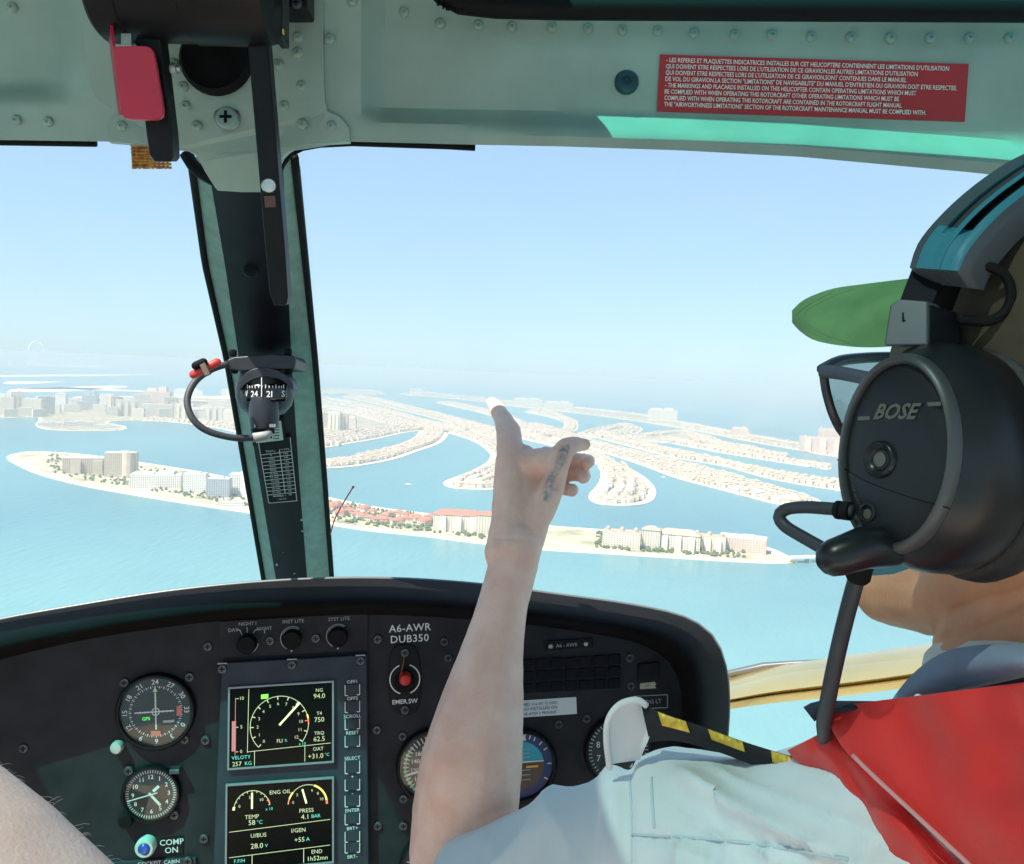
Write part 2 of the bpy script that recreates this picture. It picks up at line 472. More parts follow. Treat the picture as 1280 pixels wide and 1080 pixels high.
# the far arm of the crescent
island('far_crescent_island', [(395, 492), (440, 493), (482, 494), (470, 489), (430, 487), (395, 487)], 8, LAND, 3)
island('far_crescent_island', [(500, 493), (550, 497), (608, 503), (640, 508), (724, 517), (805, 528), (875, 540), (942, 553), (993, 562), (1043, 571), (1140, 582), (1140, 570), (1043, 560), (990, 553), (940, 544), (870, 531), (805, 519), (724, 510), (640, 502), (580, 496), (530, 490)], 10, LAND, 3)
for p_ in ([(-60, 472), (30, 471), (120, 470), (200, 468), (120, 468), (0, 469)], [(20, 486), (90, 487), (150, 489), (200, 490), (150, 487), (80, 484)], [(100, 499), (200, 500), (300, 499), (300, 495), (200, 496), (105, 495)], [(8, 490), (60, 490), (110, 488), (160, 484), (140, 482), (80, 484), (30, 485)],
           [(6, 480), (40, 480), (78, 477), (50, 477), (10, 477)], [(-200, 462), (-60, 458), (40, 457), (90, 459), (140, 459), (130, 457), (70, 453), (0, 451), (-200, 452)]):
    island('far_islet', p_, 0, LAND, 2)

# ------------------------------------------------------------------ buildings
def dist_at(px, py): return G(px, py, SEA + 2).length
def face_yaw(p): return math.atan2(-p.x, p.y)
def basis(yaw): return Vector((math.cos(yaw), math.sin(yaw), 0)), Vector((-math.sin(yaw), math.cos(yaw), 0)), Vector((0, 0, 1))
Z3 = Vector((0, 0, 1))
def hip_roof(m, c, x, y, hw, hd, h, over=1.5):
    hw += over; hd += over
    r = max(hw, hd) - min(hw, hd)
    ax = x if hw > hd else y
    a = [c + sx * x * hw + sy * y * hd for sx, sy in ((-1, -1), (1, -1), (1, 1), (-1, 1))]
    r0, r1 = c - ax * (r + 0.01) + Z3 * h, c + ax * (r + 0.01) + Z3 * h
    if hw > hd: fs = [(0, 1, 5, 4), (1, 2, 5), (2, 3, 4, 5), (3, 0, 4), (3, 2, 1, 0)]
    else: fs = [(0, 1, 4), (1, 2, 5, 4), (2, 3, 5), (3, 0, 4, 5), (3, 2, 1, 0)]
    m.add(a + [r0, r1], fs)
def windows_on(m, c, x, y, w, h, cols, rows, dep, ww=0.55, wh=0.5):
    """shallow recessed-looking dark panes standing a hand's width inside slim frames on the front (-y) and sides"""
    for s, (u, v, hw, hd, nc) in enumerate(((x, -y, w, dep, cols), (y, x, dep, w, max(2, int(cols * dep / w))), (-y, -x, dep, w, max(2, int(cols * dep / w))))):
        for i in range(nc):
            for j in range(rows):
                p = c + u * hw * (2 * (i + .5) / nc - 1) + v * (hd + 0.06) + Z3 * (h * (j + .55) / rows)
                a = u * hw / nc * ww; b = Z3 * h / rows * wh * .5
                m.add([p - a - b, p + a - b, p + a + b, p - a + b], [(0, 1, 2, 3)])
def block(name, label, cat, px, py, wpx, hpx, wall=0, dep=None, yaw=0.0, roof='flat', rows=None, cols=None, group=None, extra=None):
    base = G(px, py, SEA + 2.4); D = base.length; s = D / F
    w, h = wpx * s / 2, hpx * s
    dep = dep or min(18, max(9, w * 0.5))
    x, y, z = basis(face_yaw(base) + yaw)
    base = base + y * dep
    t = thing(name, base, label, cat, group)
    mb = MB()
    mb.box(base + z * h / 2, (x, y, z), (w, dep, h / 2))
    tops = MB()
    if extra == 'steps':
        mb.box(base + z * h * .58 - x * w * .45, (x, y, z), (w * .38, dep * .8, h * .58)); mb.box(base + z * h * .62 + x * w * .4, (x, y, z), (w * .3, dep * .85, h * .62))
    if extra == 'wings':
        for q in (-1, 0, 1): mb.box(base + z * h * .45 + x * w * .62 * q - y * dep * .5, (x, y, z), (w * .14, dep * .8, h * .45))
    if extra == 'round':
        mb.lathe(base - y * dep * .3 + x * w * .5, z, [(w * .5, 0), (w * .5, h * 1.04)], 14)
    mb.build('wall', WALLC[wall], t)
    if roof == 'flat':
        tops.box(base + z * (h + .8), (x, y, z), (w * .97, dep * .97, .8)); tops.box(base + z * (h + 3) + x * w * .2, (x, y, z), (w * .25, dep * .4, 2.2))
        tops.build('roof', ROOFG, t)
    elif roof in ('red', 'tan'):
        hip_roof(tops, base + z * (h + .02), x, y, w, dep, min(dep, w) * .55); tops.build('roof', ROOFR if roof == 'red' else ROOFT, t)
    elif roof == 'dome':
        tops.box(base + z * (h + .8), (x, y, z), (w * .97, dep * .97, .8))
        for q in (-.75, 0, .75): tops.lathe(base + z * (h + 1.6) + x * w * q, z, [(5, 0), (5, 3), (4.4, 5.5), (2.6, 7.4), (.3, 8.4), (.2, 11)], 10)
        tops.build('roof', ROOFT, t)
    wm = MB()
    windows_on(wm, base + z * h * .02, x, y, w, h * .96, cols or max(3, int(w / 2.6)), rows or max(2, int(h / 4.2)), dep)
    props(wm.build('windows', WINDM, t, fix=False), kind='stuff')
    return t
# left end of the near crescent
block('hotel', 'long tan beach hotel with stepped roofline near the pointed tip of the left spit', 'hotel', 122, 592, 72, 17, 3, 20, -0.1, 'flat', extra='wings')
block('hotel', 'tan hotel block with rounded white tower right of the long tan hotel', 'hotel', 150, 597, 34, 28, 3, 18, -0.2, 'flat', extra='round')
block('hotel', 'low white terraced resort buildings in the middle of the left spit', 'hotel', 194, 611, 56, 16, 1, 20, -0.15, 'flat', extra='steps')
block('apartment_block', 'bright white block with gridded front on the left spit, just left of the blue-grey one', 'apartment block', 243, 616, 26, 22, 1, 15, -0.25, 'flat')
block('apartment_block', 'blue-grey glass fronted block on the left spit, between white blocks', 'apartment block', 272, 622, 26, 22, 4, 15, -0.25, 'flat')
block('apartment_block', 'white rounded twin block at the right end of the left spit, beside the window post', 'apartment block', 299, 620, 24, 26, 1, 15, -0.25, 'flat', extra='round')
for (a, b, c, d, lab) in ((62, 533, 24, 4, 'low white club building on the left part of the small marina islet'), (98, 533, 30, 5, 'wide low white building in the middle of the small marina islet'), (132, 535, 22, 3, 'low white jetty building at the right tip of the marina islet')):
    block('marina_building', lab, 'building', a, b, c, d, 1, 14, 0, 'flat')
block('beach_pavilion', 'low cream pavilion on the sand in front of the tan hotel tower', 'pavilion', 172, 610, 20, 5, 0, 8, 0, 'flat')
block('beach_pavilion', 'low white pavilion by the beach below the rounded twin block', 'pavilion', 290, 633, 26, 5, 1, 8, 0, 'flat')
# red roofed hotel and palace hotel on the near crescent
block('hotel', 'long white beach hotel with one long red tiled roof left of the pointing hand', 'hotel', 572, 666, 62, 22, 0, 18, -0.1, 'red', extra='wings')
block('hotel', 'white end pavilion of the red roofed hotel, close to the wrist', 'hotel', 606, 669, 24, 25, 0, 14, -0.1, 'red')
block('palace_hotel', 'cream palace hotel wing with small domes nearest the pointing hand', 'hotel', 776, 686, 46, 20, 0, 18, -0.05, 'dome')
block('palace_hotel', 'tall cream palace pavilion with reddish roof between the two hotel wings', 'hotel', 813, 687, 22, 24, 0, 14, -0.05, 'tan')
block('palace_hotel', 'middle cream palace wing with reddish roofs right of the tall pavilion', 'hotel', 847, 689, 52, 20, 0, 18, -0.05, 'tan', extra='wings')
block('palace_hotel', 'white colonnaded palace wing left of the peach block', 'hotel', 885, 690, 40, 18, 0, 18, -0.05, 'dome', extra='wings')
block('palace_hotel', 'peach square block with arcaded top at the right end of the palace hotel', 'hotel', 928, 691, 54, 17, 2, 24, -0.05, 'flat')
# apartments on the trunk
tr = [(6, 519, 16, 24, 0), (22, 518, 12, 30, 0), (40, 519, 18, 22, 0), (58, 518, 16, 24, 0), (75, 511, 11, 20, 1), (112, 512, 15, 20, 4), (133, 513, 14, 22, 2), (146, 514, 12, 20, 2),
      (158, 520, 22, 22, 0), (177, 514, 16, 24, 2), (196, 514, 28, 28, 2), (196, 523, 32, 20, 0), (214, 516, 14, 22, 3), (230, 523, 20, 20, 0), (246, 519, 22, 20, 0), (268, 527, 22, 20, 0), (288, 530, 18, 18, 0), (250, 526, 20, 16, 1),
      (405, 535, 20, 22, 3), (417, 537, 14, 26, 0), (428, 537, 14, 24, 2), (438, 535, 12, 14, 0)]
where = ['at the left edge of the picture', 'slightly taller, second from the left edge', 'third from the left edge', 'fourth from the left edge, left of the slim white tower', 'slim bright white tower standing alone left of the blue-grey tower', 'blue-grey tower behind the small marina islet', 'left one of the pinkish pair right of the blue-grey tower', 'right one of the pinkish pair right of the blue-grey tower',
         'broad cream block nearest the shore right of the marina islet', 'pinkish block just left of the biggest pinkish block', 'biggest pinkish block, behind the cable loop side', 'wide cream block in front of the biggest pinkish block', 'brownish block right of the biggest pinkish block', 'cream block by the shore left of the cable loop', 'cream block seen through the cable loop, back row', 'cream block by the shore seen in the cable loop', 'cream block against the window post', 'white low block seen in the cable loop, front row',
         'brownish block close to the right side of the window post', 'tallest cream block just right of the window post', 'pinkish block right of the tallest one by the post', 'small cream block, rightmost of those by the post']
for (a, b, c, d, w), s in zip(tr, where):
    lab = s if s.split()[0] in ('slim', 'blue-grey', 'broad', 'pinkish', 'biggest', 'wide', 'brownish', 'cream', 'white', 'tallest', 'small') else 'palm trunk block, ' + s
    if len(lab.split()) < 4: lab += ' building'
    block('apartment_block', lab, 'apartment block', a, b, c * 1.08, d * .82, 0 if w == 2 and a % 2 else w, None, random.uniform(-.5, .3), random.choice(['flat', 'tan', 'flat']), extra=random.choice([None, 'steps', 'wings']), group='apartment blocks on the palm trunk')
low = [(14, 521, 14, 8), (31, 520, 14, 9), (50, 521, 14, 8), (68, 516, 12, 9), (90, 515, 16, 8), (103, 513, 12, 10), (124, 516, 14, 9), (140, 520, 12, 10), (172, 523, 14, 11), (184, 517, 12, 14), (206, 524, 14, 12), (222, 519, 14, 14), (238, 526, 12, 12), (258, 521, 14, 13), (276, 524, 14, 12), (292, 527, 12, 13)]
for a, b, c, d in low:
    block('low_block', 'low cream block filling the gaps in the apartment row left of the post', 'apartment block', a, b, c, d, 0, 12, random.uniform(-.4, .3), 'flat', group='low blocks in the apartment row')
# far crescent hotels
for i, (a, b, c, d, w, lab) in enumerate([(660, 507, 36, 8, 0, 'far white hotel row behind the pointing finger'), (698, 511, 36, 8, 0, 'far cream hotel row right of the finger on the crescent'), (828, 526, 36, 13, 0, 'far wide cream hotel on the crescent, standing alone'),
                                  (770, 520, 30, 5, 2, 'far low hotel between the finger and the lone wide hotel'), (925, 545, 20, 9, 2, 'small pinkish hotel on the far crescent left of the sunglasses'), (890, 540, 30, 4, 0, 'far low row of buildings left of the small pinkish hotel'), (860, 534, 16, 4, 0, 'far low block right of the lone wide hotel'), (520, 492, 16, 6, 1, 'far white building on the crescent left of the finger'), (590, 499, 30, 4, 0, 'far low buildings on the crescent just left of the fingertip'), (235, 496, 32, 8, 1, 'far white building on the islet behind the cable clip'), (285, 495, 16, 7, 1, 'far white building on the islet touching the window post')]):
    block('hotel', lab, 'hotel', a, b, c, d, w, None, 0, 'flat', extra='steps' if d > 6 else None, group='far buildings on the crescent')
# the big pink resort at the crescent's head
t = block('resort_hotel', 'big pink stepped resort hotel with arch beside the sunglasses', 'hotel', 1028, 566, 54, 18, 2, 25, 0, 'dome', extra='wings')
block('resort_hotel', 'taller pink central tower of the big resort beside the sunglasses', 'hotel', 1036, 565, 26, 27, 2, 22, 0, 'dome')
# giant observation wheel on the far coast
b = G(45, 456, SEA + 2); s = b.length / F
wx, wy, wz = basis(face_yaw(b) + 0.9)
t = thing('observation_wheel', b, 'hazy giant observation wheel on white legs at the far left coast', 'ferris wheel')
hub = b + Z3 * 14 * s; rr = 12 * s
m = MB(); m.tube([hub + rr * (math.cos(a) * wx + math.sin(a) * Z3) for a in [i * math.pi / 24 for i in range(49)]], 6, 6); m.build('rim', WALLC[1], t)
m = MB()
for i in range(12): m.tube([hub, hub + rr * (math.cos(i * math.pi / 6) * wx + math.sin(i * math.pi / 6) * Z3)], 0.8, 4)
m.build('spokes', WALLC[1], t)
for q in (-1, 1):
    for e in (-1, 1):
        m = MB(); m.tube([hub + wy * 8 * e, b + wx * 7 * s * q + wy * 30 * e], [9, 15], 6); m.build('leg', WALLC[1], t)
for i in range(24):
    a = i * math.pi / 12
    m = MB(); m.ball(hub + (rr + 6) * (math.cos(a) * wx + math.sin(a) * Z3), 6, None, 6, 4); m.build('capsule', WALLC[1], t)
for i, (a, c, d) in enumerate([(-6, 12, 14), (4, 9, 18), (20, 8, 8), (28, 8, 11), (62, 10, 6), (72, 9, 10), (80, 8, 7), (100, 14, 4), (115, 10, 5)]):
    block('tower_block', 'hazy far tower block on the coast around the observation wheel', 'tower', a, 457, c, d, 1, 20, 0, 'flat', rows=4, cols=3, group='hazy far coast towers')
# bridge off the right tip of the near crescent
b0, b1 = G(984, 702, SEA + 2), G(1085, 698, SEA + 2)
t = thing('road_bridge', (b0 + b1) / 2, 'long low pale road bridge running off the right tip of the spit', 'bridge')
bx = (b1 - b0).normalized(); by = Z3.cross(bx)
m = MB(); m.box((b0 + b1) / 2 + Z3 * 7, (bx, by, Z3), ((b1 - b0).length / 2, 9, 1.2)); m.build('deck', WALLC[1], t)
for q in (-1, 1):
    m = MB(); m.box((b0 + b1) / 2 + Z3 * 8.8 + by * 8.5 * q, (bx, by, Z3), ((b1 - b0).length / 2, .3, .6)); m.build('parapet', WALLC[1], t)
for i in range(6):
    p = b0.lerp(b1, (i + .5) / 6)
    m = MB(); m.box(p + Z3 * 1.5, (bx, by, Z3), (3, 7, 4.3)); m.build('pier', WALLC[0], t)

# villas
def pt_in(p, poly):
    x, y = p; c = False; n = len(poly)
    for i in range(n):
        (x1, y1), (x2, y2) = poly[i], poly[i - 1]
        if (y1 > y) != (y2 > y) and x < (x2 - x1) * (y - y1) / (y2 - y1) + x1: c = not c
    return c
def villa_mesh(roof, wall, two=True):
    m = MB(); x, y, z = Vector((1, 0, 0)), Vector((0, 1, 0)), Z3
    m.box((0, 0, 3.5), (x, y, z), (8, 6, 3.5)); m.box((5, -6, 2.2), (x, y, z), (4, 3, 2.2)); m.cur = 1
    hip_roof(m, Vector((0, 0, 7)), x, y, 8, 6, 3.2, .8); hip_roof(m, Vector((5, -6, 4.4)), x, y, 4, 3, 1.8, .5); m.cur = 2
    for i in (-5, -1.6, 1.6):
        for s in (-6.05,): m.add([(i - .8, s, 1), (i + .8, s, 1), (i + .8, s, 2.6), (i - .8, s, 2.6)], [(0, 1, 2, 3)]); m.add([(i - .8, s, 4.2), (i + .8, s, 4.2), (i + .8, s, 5.8), (i - .8, s, 5.8)], [(0, 1, 2, 3)])
    me = bpy.data.meshes.new('villa'); me.from_pydata([tuple(v) for v in m.v], [], m.f)
    for q in (wall, roof, WINDM): me.materials.append(q)
    me.polygons.foreach_set('material_index', m.m)
    return me, m
VM = [villa_mesh(ROOFT, WALLC[0]), villa_mesh(ROOFG, WALLC[1]), villa_mesh(ROOFT, WALLC[1]), villa_mesh(ROOFR, WALLC[0])]
rng = random.Random(3)
spots = []
for li, (name, sp) in enumerate(LANDS):
    if name not in ('palm_frond_island', 'far_crescent_island', 'palm_trunk_island'): continue
    g = [G(*p) for p in sp]; poly = [(v.x, v.y) for v in g]
    n = len(g); A = sum(g[i].x * g[(i + 1) % n].y - g[(i + 1) % n].x * g[i].y for i in range(n)); sg = 1 if A > 0 else -1
    for off in ((40, 74, 108) if name == 'palm_frond_island' else (40, 80, 125, 170, 220) if name == 'palm_trunk_island' else (40,)):
        acc = 0
        for i in range(n):
            a, b_ = g[i], g[(i + 1) % n]; L = (b_ - a).length
            t_ = (b_ - a).normalized(); nn = Vector((-t_.y, t_.x, 0)) * sg
            while acc < L:
                p = a + t_ * acc + nn * (off + rng.uniform(-4, 4))
                if pt_in((p.x, p.y), poly): spots.append((p, math.atan2(t_.y, t_.x) + rng.uniform(-.15, .15), rng.choice((0, 0, 1, 2)), rng.uniform(1.05, 1.7), FROND.get(li, name)))
                acc += rng.uniform(26, 38)
            acc -= L
def to_px(p):
    d = p.dot(FW); return CU + F * p.dot(RT) / d, CV - F * p.dot(UP) / d
def hidden_px(x, y):
    if not (-10 < x < 1060): return True
    xl = 240 + (y - 200) * .171; xr = 368 + (y - 200) * .085
    return xl - 4 < x < xr + 4 or y > 720 or y < 470 or (x < 165 and y > 519)
spots.sort(key=lambda s: s[0].length)
seen = [s for s in spots if not hidden_px(*to_px(s[0]))]
mass = MB()
VW = {'a': 'on the curved frond just right of the window post', 'b': 'on the broad frond curling down left of the hand', 'c': 'on the rounded frond tip right of the curled fingers', 'd': 'on the long straight frond ending by the microphone boom',
      'e': 'on the second long frond, above the one ending by the boom', 'f': 'on the third long frond right of the hand', 'g': 'on the short upper frond right of the hand', 'h': 'on the middle frond cluster right of the thumb', 'i': 'on the hooked frond right of the fingertip',
      'j': 'on the lower far frond left of the finger', 'k': 'on the upper far frond left of the finger', 'l': 'on the small far frond behind the fingertip', 'palm_trunk_island': 'on the palm trunk land', 'far_crescent_island': 'on the far crescent'}
for k_, (p, a, v, s, wh) in enumerate(seen):
    M = Matrix.Translation((p.x, p.y, SEA + 2.4)) @ Matrix.Rotation(a, 4, 'Z') @ Matrix.Scale(s, 4)
    if k_ < 285:
        o = link('villa', VM[v][0], None, M); props(o, 'small ' + ('cream walled', 'white flat roofed', 'white walled')[v] + ' villa ' + VW[wh], 'villa', 'villas ' + VW[wh])
    else:
        mass.cur = v % 3
        m_ = VM[v][1]; q = len(m_.f)
        mass.add([M @ w for w in m_.v[:16]], m_.f[:12]); mass.cur = 3
        mass.add([M @ w for w in m_.v[16:28]], [tuple(i - 16 for i in f) for f in m_.f[12:22]])
o = mass.build('villa_rows', [WALLC[0], WALLC[1], WALLC[1], ROOFT], fix=False); props(o, 'hazy mass of distant villas on the farther palm fronds', kind='stuff')
# red roofed houses on the near crescent
rh = []
for i in range(34):
    px = 408 + i * 3.9 + rng.uniform(-2, 2)
    f, bk = ypoly(near_front, px), ypoly(sorted(near_back), px)
    rh.append((px, lerp(bk, f, rng.uniform(.18, .62))))
for i, (px, py) in enumerate(rh):
    p = G(px, py, SEA + 2.4)
    o = link('red_roofed_house', VM[3][0], None, Matrix.Translation(p) @ Matrix.Rotation(rng.uniform(-.6, .6), 4, 'Z') @ Matrix.Scale(rng.uniform(1.0, 1.55), 4))
    props(o, 'red roofed beach house in the cluster right of the window post', 'house', 'red roofed houses on the near spit')
# garden palms and trees (a mass nobody could count)
tm = MB()
def clump(p, r):
    vs = []; n = 5
    for j, (h, q) in enumerate(((.2, .5), (.55, 1.0), (1.0, .35))):
        for i in range(n): vs.append(p + Vector((r * q * math.cos(i * 1.257 + j) * rng.uniform(.7, 1.2), r * q * math.sin(i * 1.257 + j) * rng.uniform(.7, 1.2), r * 1.3 * h * rng.uniform(.8, 1.2))))
    fs = [(j * n + i, j * n + (i + 1) % n, (j + 1) * n + (i + 1) % n, (j + 1) * n + i) for j in range(2) for i in range(n)] + [tuple(range(2 * n, 3 * n))]
    tm.add(vs, fs)
for i in range(1500):
    px = rng.choice((rng.uniform(60, 330), rng.uniform(400, 620), rng.uniform(745, 930)))
    f, bk = ypoly(near_front, px), ypoly(sorted(near_back), px)
    clump(G(px, lerp(bk, f, rng.uniform(.10, .80)), SEA + 2), rng.uniform(3, 6))
for p, a, v, s, wh in seen[:1600]:
    for q in range(2): clump(Vector((p.x + rng.uniform(-16, 16), p.y + rng.uniform(-16, 16), SEA + 2)), rng.uniform(2.2, 4.2))
props(tm.build('palm_grove', TREEM, fix=False), 'green palms and garden trees among the beach buildings', kind='stuff')
# boats
WAKE = mat('wake_foam', (0.62, 0.70, 0.72), 0.8)
for (px, py, L, lab) in [(511, 606, 26, 'tiny white motor boat on the lagoon left of the pointing hand'), (830, 597, 24, 'tiny white boat on the blue water right of the hand'), (140, 459, 60, 'far white boat trailing a long wake at upper left'), (1035, 680, 26, 'white yacht moored near the bridge beside the microphone boom')]:
    p = G(px, py, SEA + .3); t = thing('motor_boat', p, lab, 'boat')
    m = MB(); w = L * .16
    m.rings([[p + Vector((L * u, w * q * s, h)) for s, h in ((-1, 1.8), (-.6, -.4), (.6, -.4), (1, 1.8))] for u, q in ((-.5, .9), (0, 1), (.3, .75), (.5, .08))]); m.build('hull', WALLC[1], t)
    m = MB(); m.box(p + Vector((-L * .08, 0, 2.9)), ((1, 0, 0), (0, 1, 0), Z3), (L * .2, w * .6, 1.2)); m.build('cabin', WALLC[1], t)
for i, seg in enumerate(([(142, 459), (160, 455), (180, 452), (205, 449), (235, 448)], [(148, 457), (175, 454), (200, 452), (222, 450)])):
    c = [G(*q, SEA + .35) for q in seg]
    m = MB(); rows = [[p + Vector((0, -w, 0)), p + Vector((0, w, 0))] for p, w in zip(c, (25, 45, 60, 60, 40))]
    m.grid(rows); o = m.build('wake', WAKE, fix=False); props(o, kind='structure')

# haze: one closed box of even, pale air round everything
hz = bpy.data.materials.new('haze'); hz.use_nodes = True
nt = hz.node_tree
for n in list(nt.nodes):
    if n.type == 'BSDF_PRINCIPLED': nt.nodes.remove(n)
pv = nt.nodes.new('ShaderNodeVolumePrincipled')
pv.inputs['Color'].default_value = (0.75, 0.90, 0.95, 1)
pv.inputs['Density'].default_value = 1.1e-4
pv.inputs['Anisotropy'].default_value = 0.0
nt.links.new(pv.outputs[0], nt.nodes['Material Output'].inputs['Volume'])
m = MB(); m.box((0, 0, (SEA - 1 + 4) / 2), ((1, 0, 0), (0, 1, 0), Z3), (S_ + 500, S_ + 500, (4 - SEA + 1) / 2))
o = m.build('haze', hz); props(o, 'pale even haze filling the air over the sea', kind='stuff')
# ================================================================== the helicopter cabin
HY, HR = R(8.0), R(1.5)
HX = (math.cos(HY) * (math.cos(HR) * RT + math.sin(HR) * UP) + math.sin(HY) * FW).normalized()
HU = (-math.sin(HR) * RT + math.cos(HR) * UP)
HU = (HU - HX * HU.dot(HX)).normalized()
HF = HU.cross(HX).normalized()
def C(x, u, f): return x * RT + u * UP + f * FW
PANE = glass_mat('windscreen_acrylic', (0.97, 0.985, 0.985), 0.03, 0.022)
TINT = glass_mat('green_tinted_roof_pane', (0.36, 0.43, 0.42), 0.05, 0.05)
GOLD = mat('gold_paint', (0.78, 0.62, 0.28), 0.20, 0.8, var=0.10, vscale=6, bump=0.06, bscale=18, coat=0.5)

nt = PANE.node_tree                                                         # a little dust and smear on the acrylic
df = nt.nodes.new('ShaderNodeBsdfDiffuse'); df.inputs[0].default_value = (.8, .8, .78, 1)
m2 = nt.nodes.new('ShaderNodeMixShader'); ns = nt.nodes.new('ShaderNodeTexNoise'); ns.inputs['Scale'].default_value = 5; ns.inputs['Detail'].default_value = 9; ns.inputs['Distortion'].default_value = .8
tcx = nt.nodes.new('ShaderNodeTexCoord'); nt.links.new(tcx.outputs['Object'], ns.inputs['Vector'])
mrx = nt.nodes.new('ShaderNodeMapRange'); mrx.inputs[1].default_value = .42; mrx.inputs[2].default_value = .8; mrx.inputs[3].default_value = .006; mrx.inputs[4].default_value = .055
nt.links.new(ns.outputs['Fac'], mrx.inputs[0]); nt.links.new(mrx.outputs[0], m2.inputs[0])
om = [n for n in nt.nodes if n.type == 'OUTPUT_MATERIAL'][0]; prev = om.inputs['Surface'].links[0].from_socket
nt.links.new(prev, m2.inputs[1]); nt.links.new(df.outputs[0], m2.inputs[2]); nt.links.new(m2.outputs[0], om.inputs['Surface'])

cabin = thing('helicopter_cabin', C(0, 0, 0.9), 'green painted helicopter cabin frame with windscreens and riveted overhead beam', 'helicopter')
BOT = [(-500, 180), (0, 175), (135, 177), (240, 190), (360, 189), (437, 177), (595, 181), (700, 183), (850, 188), (1000, 196), (1230, 217), (1300, 225), (1750, 285)]
def dbeam(px, py, pocket=True):
    t = py / 180.0
    d = 0.725 + 0.034 * t - 0.004 * max(0, t - .8)
    if pocket:
        # pressed pockets either side of the centre, with rounded lower corners
        bb = ypoly(BOT, px)
        lo = sstep(bb - 22, bb - 44, py)
        d += 0.020 * lo * max(sstep(446, 480, px), sstep(98, 62, px) * sstep(132, 100, py))
        d -= 0.006 * math.exp(-((py - (bb - 14)) / 9.0) ** 2) * max(sstep(560, 700, px), 0)
    return d
rows = []
NX, NY = 150, 30
for j in range(NY):
    r_ = []
    for i in range(NX):
        px = lerp(-500, 1750, i / (NX - 1)); b_ = ypoly(BOT, px)
        py = lerp(-30, b_, (j / (NY - 1)) ** 0.85)
        r_.append(P(px, py, dbeam(px, py)))
    rows.append(r_)
m = MB(); m.grid(rows, FW * 0.035 + UP * 0.012)
beam = m.build('overhead_beam', GREEN, cabin, smooth=40)
# centre gusset plate
def plate_poly():
    return curve([(104, -20), (106, 60), (118, 120), (150, 139), (134, 152), (136, 177)], 12) + curve([(180, 180), (232, 186), (246, 196), (256, 214), (270, 236)], 10) + [(300, 238), (326, 238)] + curve([(346, 215), (352, 198), (362, 188), (380, 181), (437, 177)], 12) + curve([(436, 160), (428, 148), (410, 140), (405, 110), (404, 40), (404, -20)], 12)
pp_ = plate_poly()
bm = bmesh.new()
vs = [bm.verts.new(P(x, y, dbeam(min(x, 440), min(y, 180), False) - 0.005 + max(0, y - 180) * 0.0009)) for x, y in pp_]
f_ = bm.faces.new(vs); bmesh.ops.triangulate(bm, faces=[f_], ngon_method='EAR_CLIP')
ex = bmesh.ops.extrude_face_region(bm, geom=list(bm.faces))
bmesh.ops.translate(bm, verts=[v for v in ex['geom'] if isinstance(v, bmesh.types.BMVert)], vec=FW * 0.006)
bmesh.ops.recalc_face_normals(bm, faces=bm.faces)
me = bpy.data.meshes.new('gusset_plate'); bm.to_mesh(me); bm.free(); me.materials.append(GREEN)
link('gusset_plate', me, cabin)
# rivets, screws
def rivet_master(r=0.0042, h=0.0022, dimple=True):
    m = MB(); pr = [(r, -0.002), (r, h * .35), (r * .82, h * .8), (r * .5, h)]
    pr += [(r * .3, h * .98), (r * .26, h * .45)] if dimple else []
    m.lathe((0, 0, 0), (0, 0, 1), pr, 14)
    me = bpy.data.meshes.new('rivet'); me.from_pydata([tuple(v) for v in m.v], [], m.f); me.materials.append(GREEN); shade_angle(me, 40)
    return me
RV = rivet_master()
def screw_mesh(r, h, mt, cross=True):
    m = MB(); m.lathe((0, 0, 0), (0, 0, 1), [(r, -.001), (r, h * .5), (r * .85, h), (r * .3, h * 1.1)], 18)
    m.cur = 1
    if cross:
        m.box((0, 0, h * 1.1), ((1, 0, 0), (0, 1, 0), (0, 0, 1)), (r * .55, r * .13, h * .12)); m.box((0, 0, h * 1.1 + .00005), ((1, 0, 0), (0, 1, 0), (0, 0, 1)), (r * .13, r * .55, h * .12))
    me = bpy.data.meshes.new('screw'); me.from_pydata([tuple(v) for v in m.v], [], m.f); me.materials.append(mt); me.materials.append(RUBBER)
    me.polygons.foreach_set('material_index', m.m); shade_angle(me, 40)
    return me
for (x, y) in [(15, 9), (118, 30), (152, 157), (217, 79), (246, 157), (229, 108), (372, 46), (412, 48), (372, 65), (348, 80), (377, 107), (355, 132), (378, 155), (414, 157), (232, 132), (440, 1), (505, 15), (550, 29), (598, 31), (640, 33), (690, 34), (735, 35), (778, 37), (822, 38), (868, 41), (918, 43), (965, 43), (1014, 45), (1064, 46), (1113, 47), (1163, 47), (1212, 47), (1262, 47), (1316, 48), (1370, 49), (60, 152), (20, 150)]:
    on_plate = 104 < x < 437
    d = dbeam(x, y, not on_plate) - (0.006 if on_plate else 0.0015)
    link('rivet', RV, cabin, frame(P(x, y, d), RT, UP, -FW))
BS = screw_mesh(0.0092, 0.004, GREEN)
m = MB(); m.lathe(P(284, 148, dbeam(284, 148, False) - .0055), -FW, [(.0115, 0), (.0115, .0012), (.0095, .0016)], 24); m.build('washer', STEEL, cabin, smooth=40)
link('screw', BS, cabin, frame(P(284, 148, dbeam(284, 148, False) - .0075), RT, UP, -FW))
m = MB(); m.lathe(P(783, 103, dbeam(783, 103)), -FW, [(.0105, -.001), (.0105, .002), (.0085, .0045), (.004, .005), (.0035, .003)], 24); m.build('fastener', mat('blue_fastener', (.03, .08, .10), .35, .3), cabin, smooth=40)
# black rubber boot behind the levers
m = MB(); m.lathe(P(271, 74, dbeam(271, 74, False) - .005), -FW, [(.030, -.002), (.030, .004), (.027, .007), (.023, .004), (.012, .0035), (.002, .006)], 32); m.build('rubber_boot', RUBBER, cabin, smooth=60)
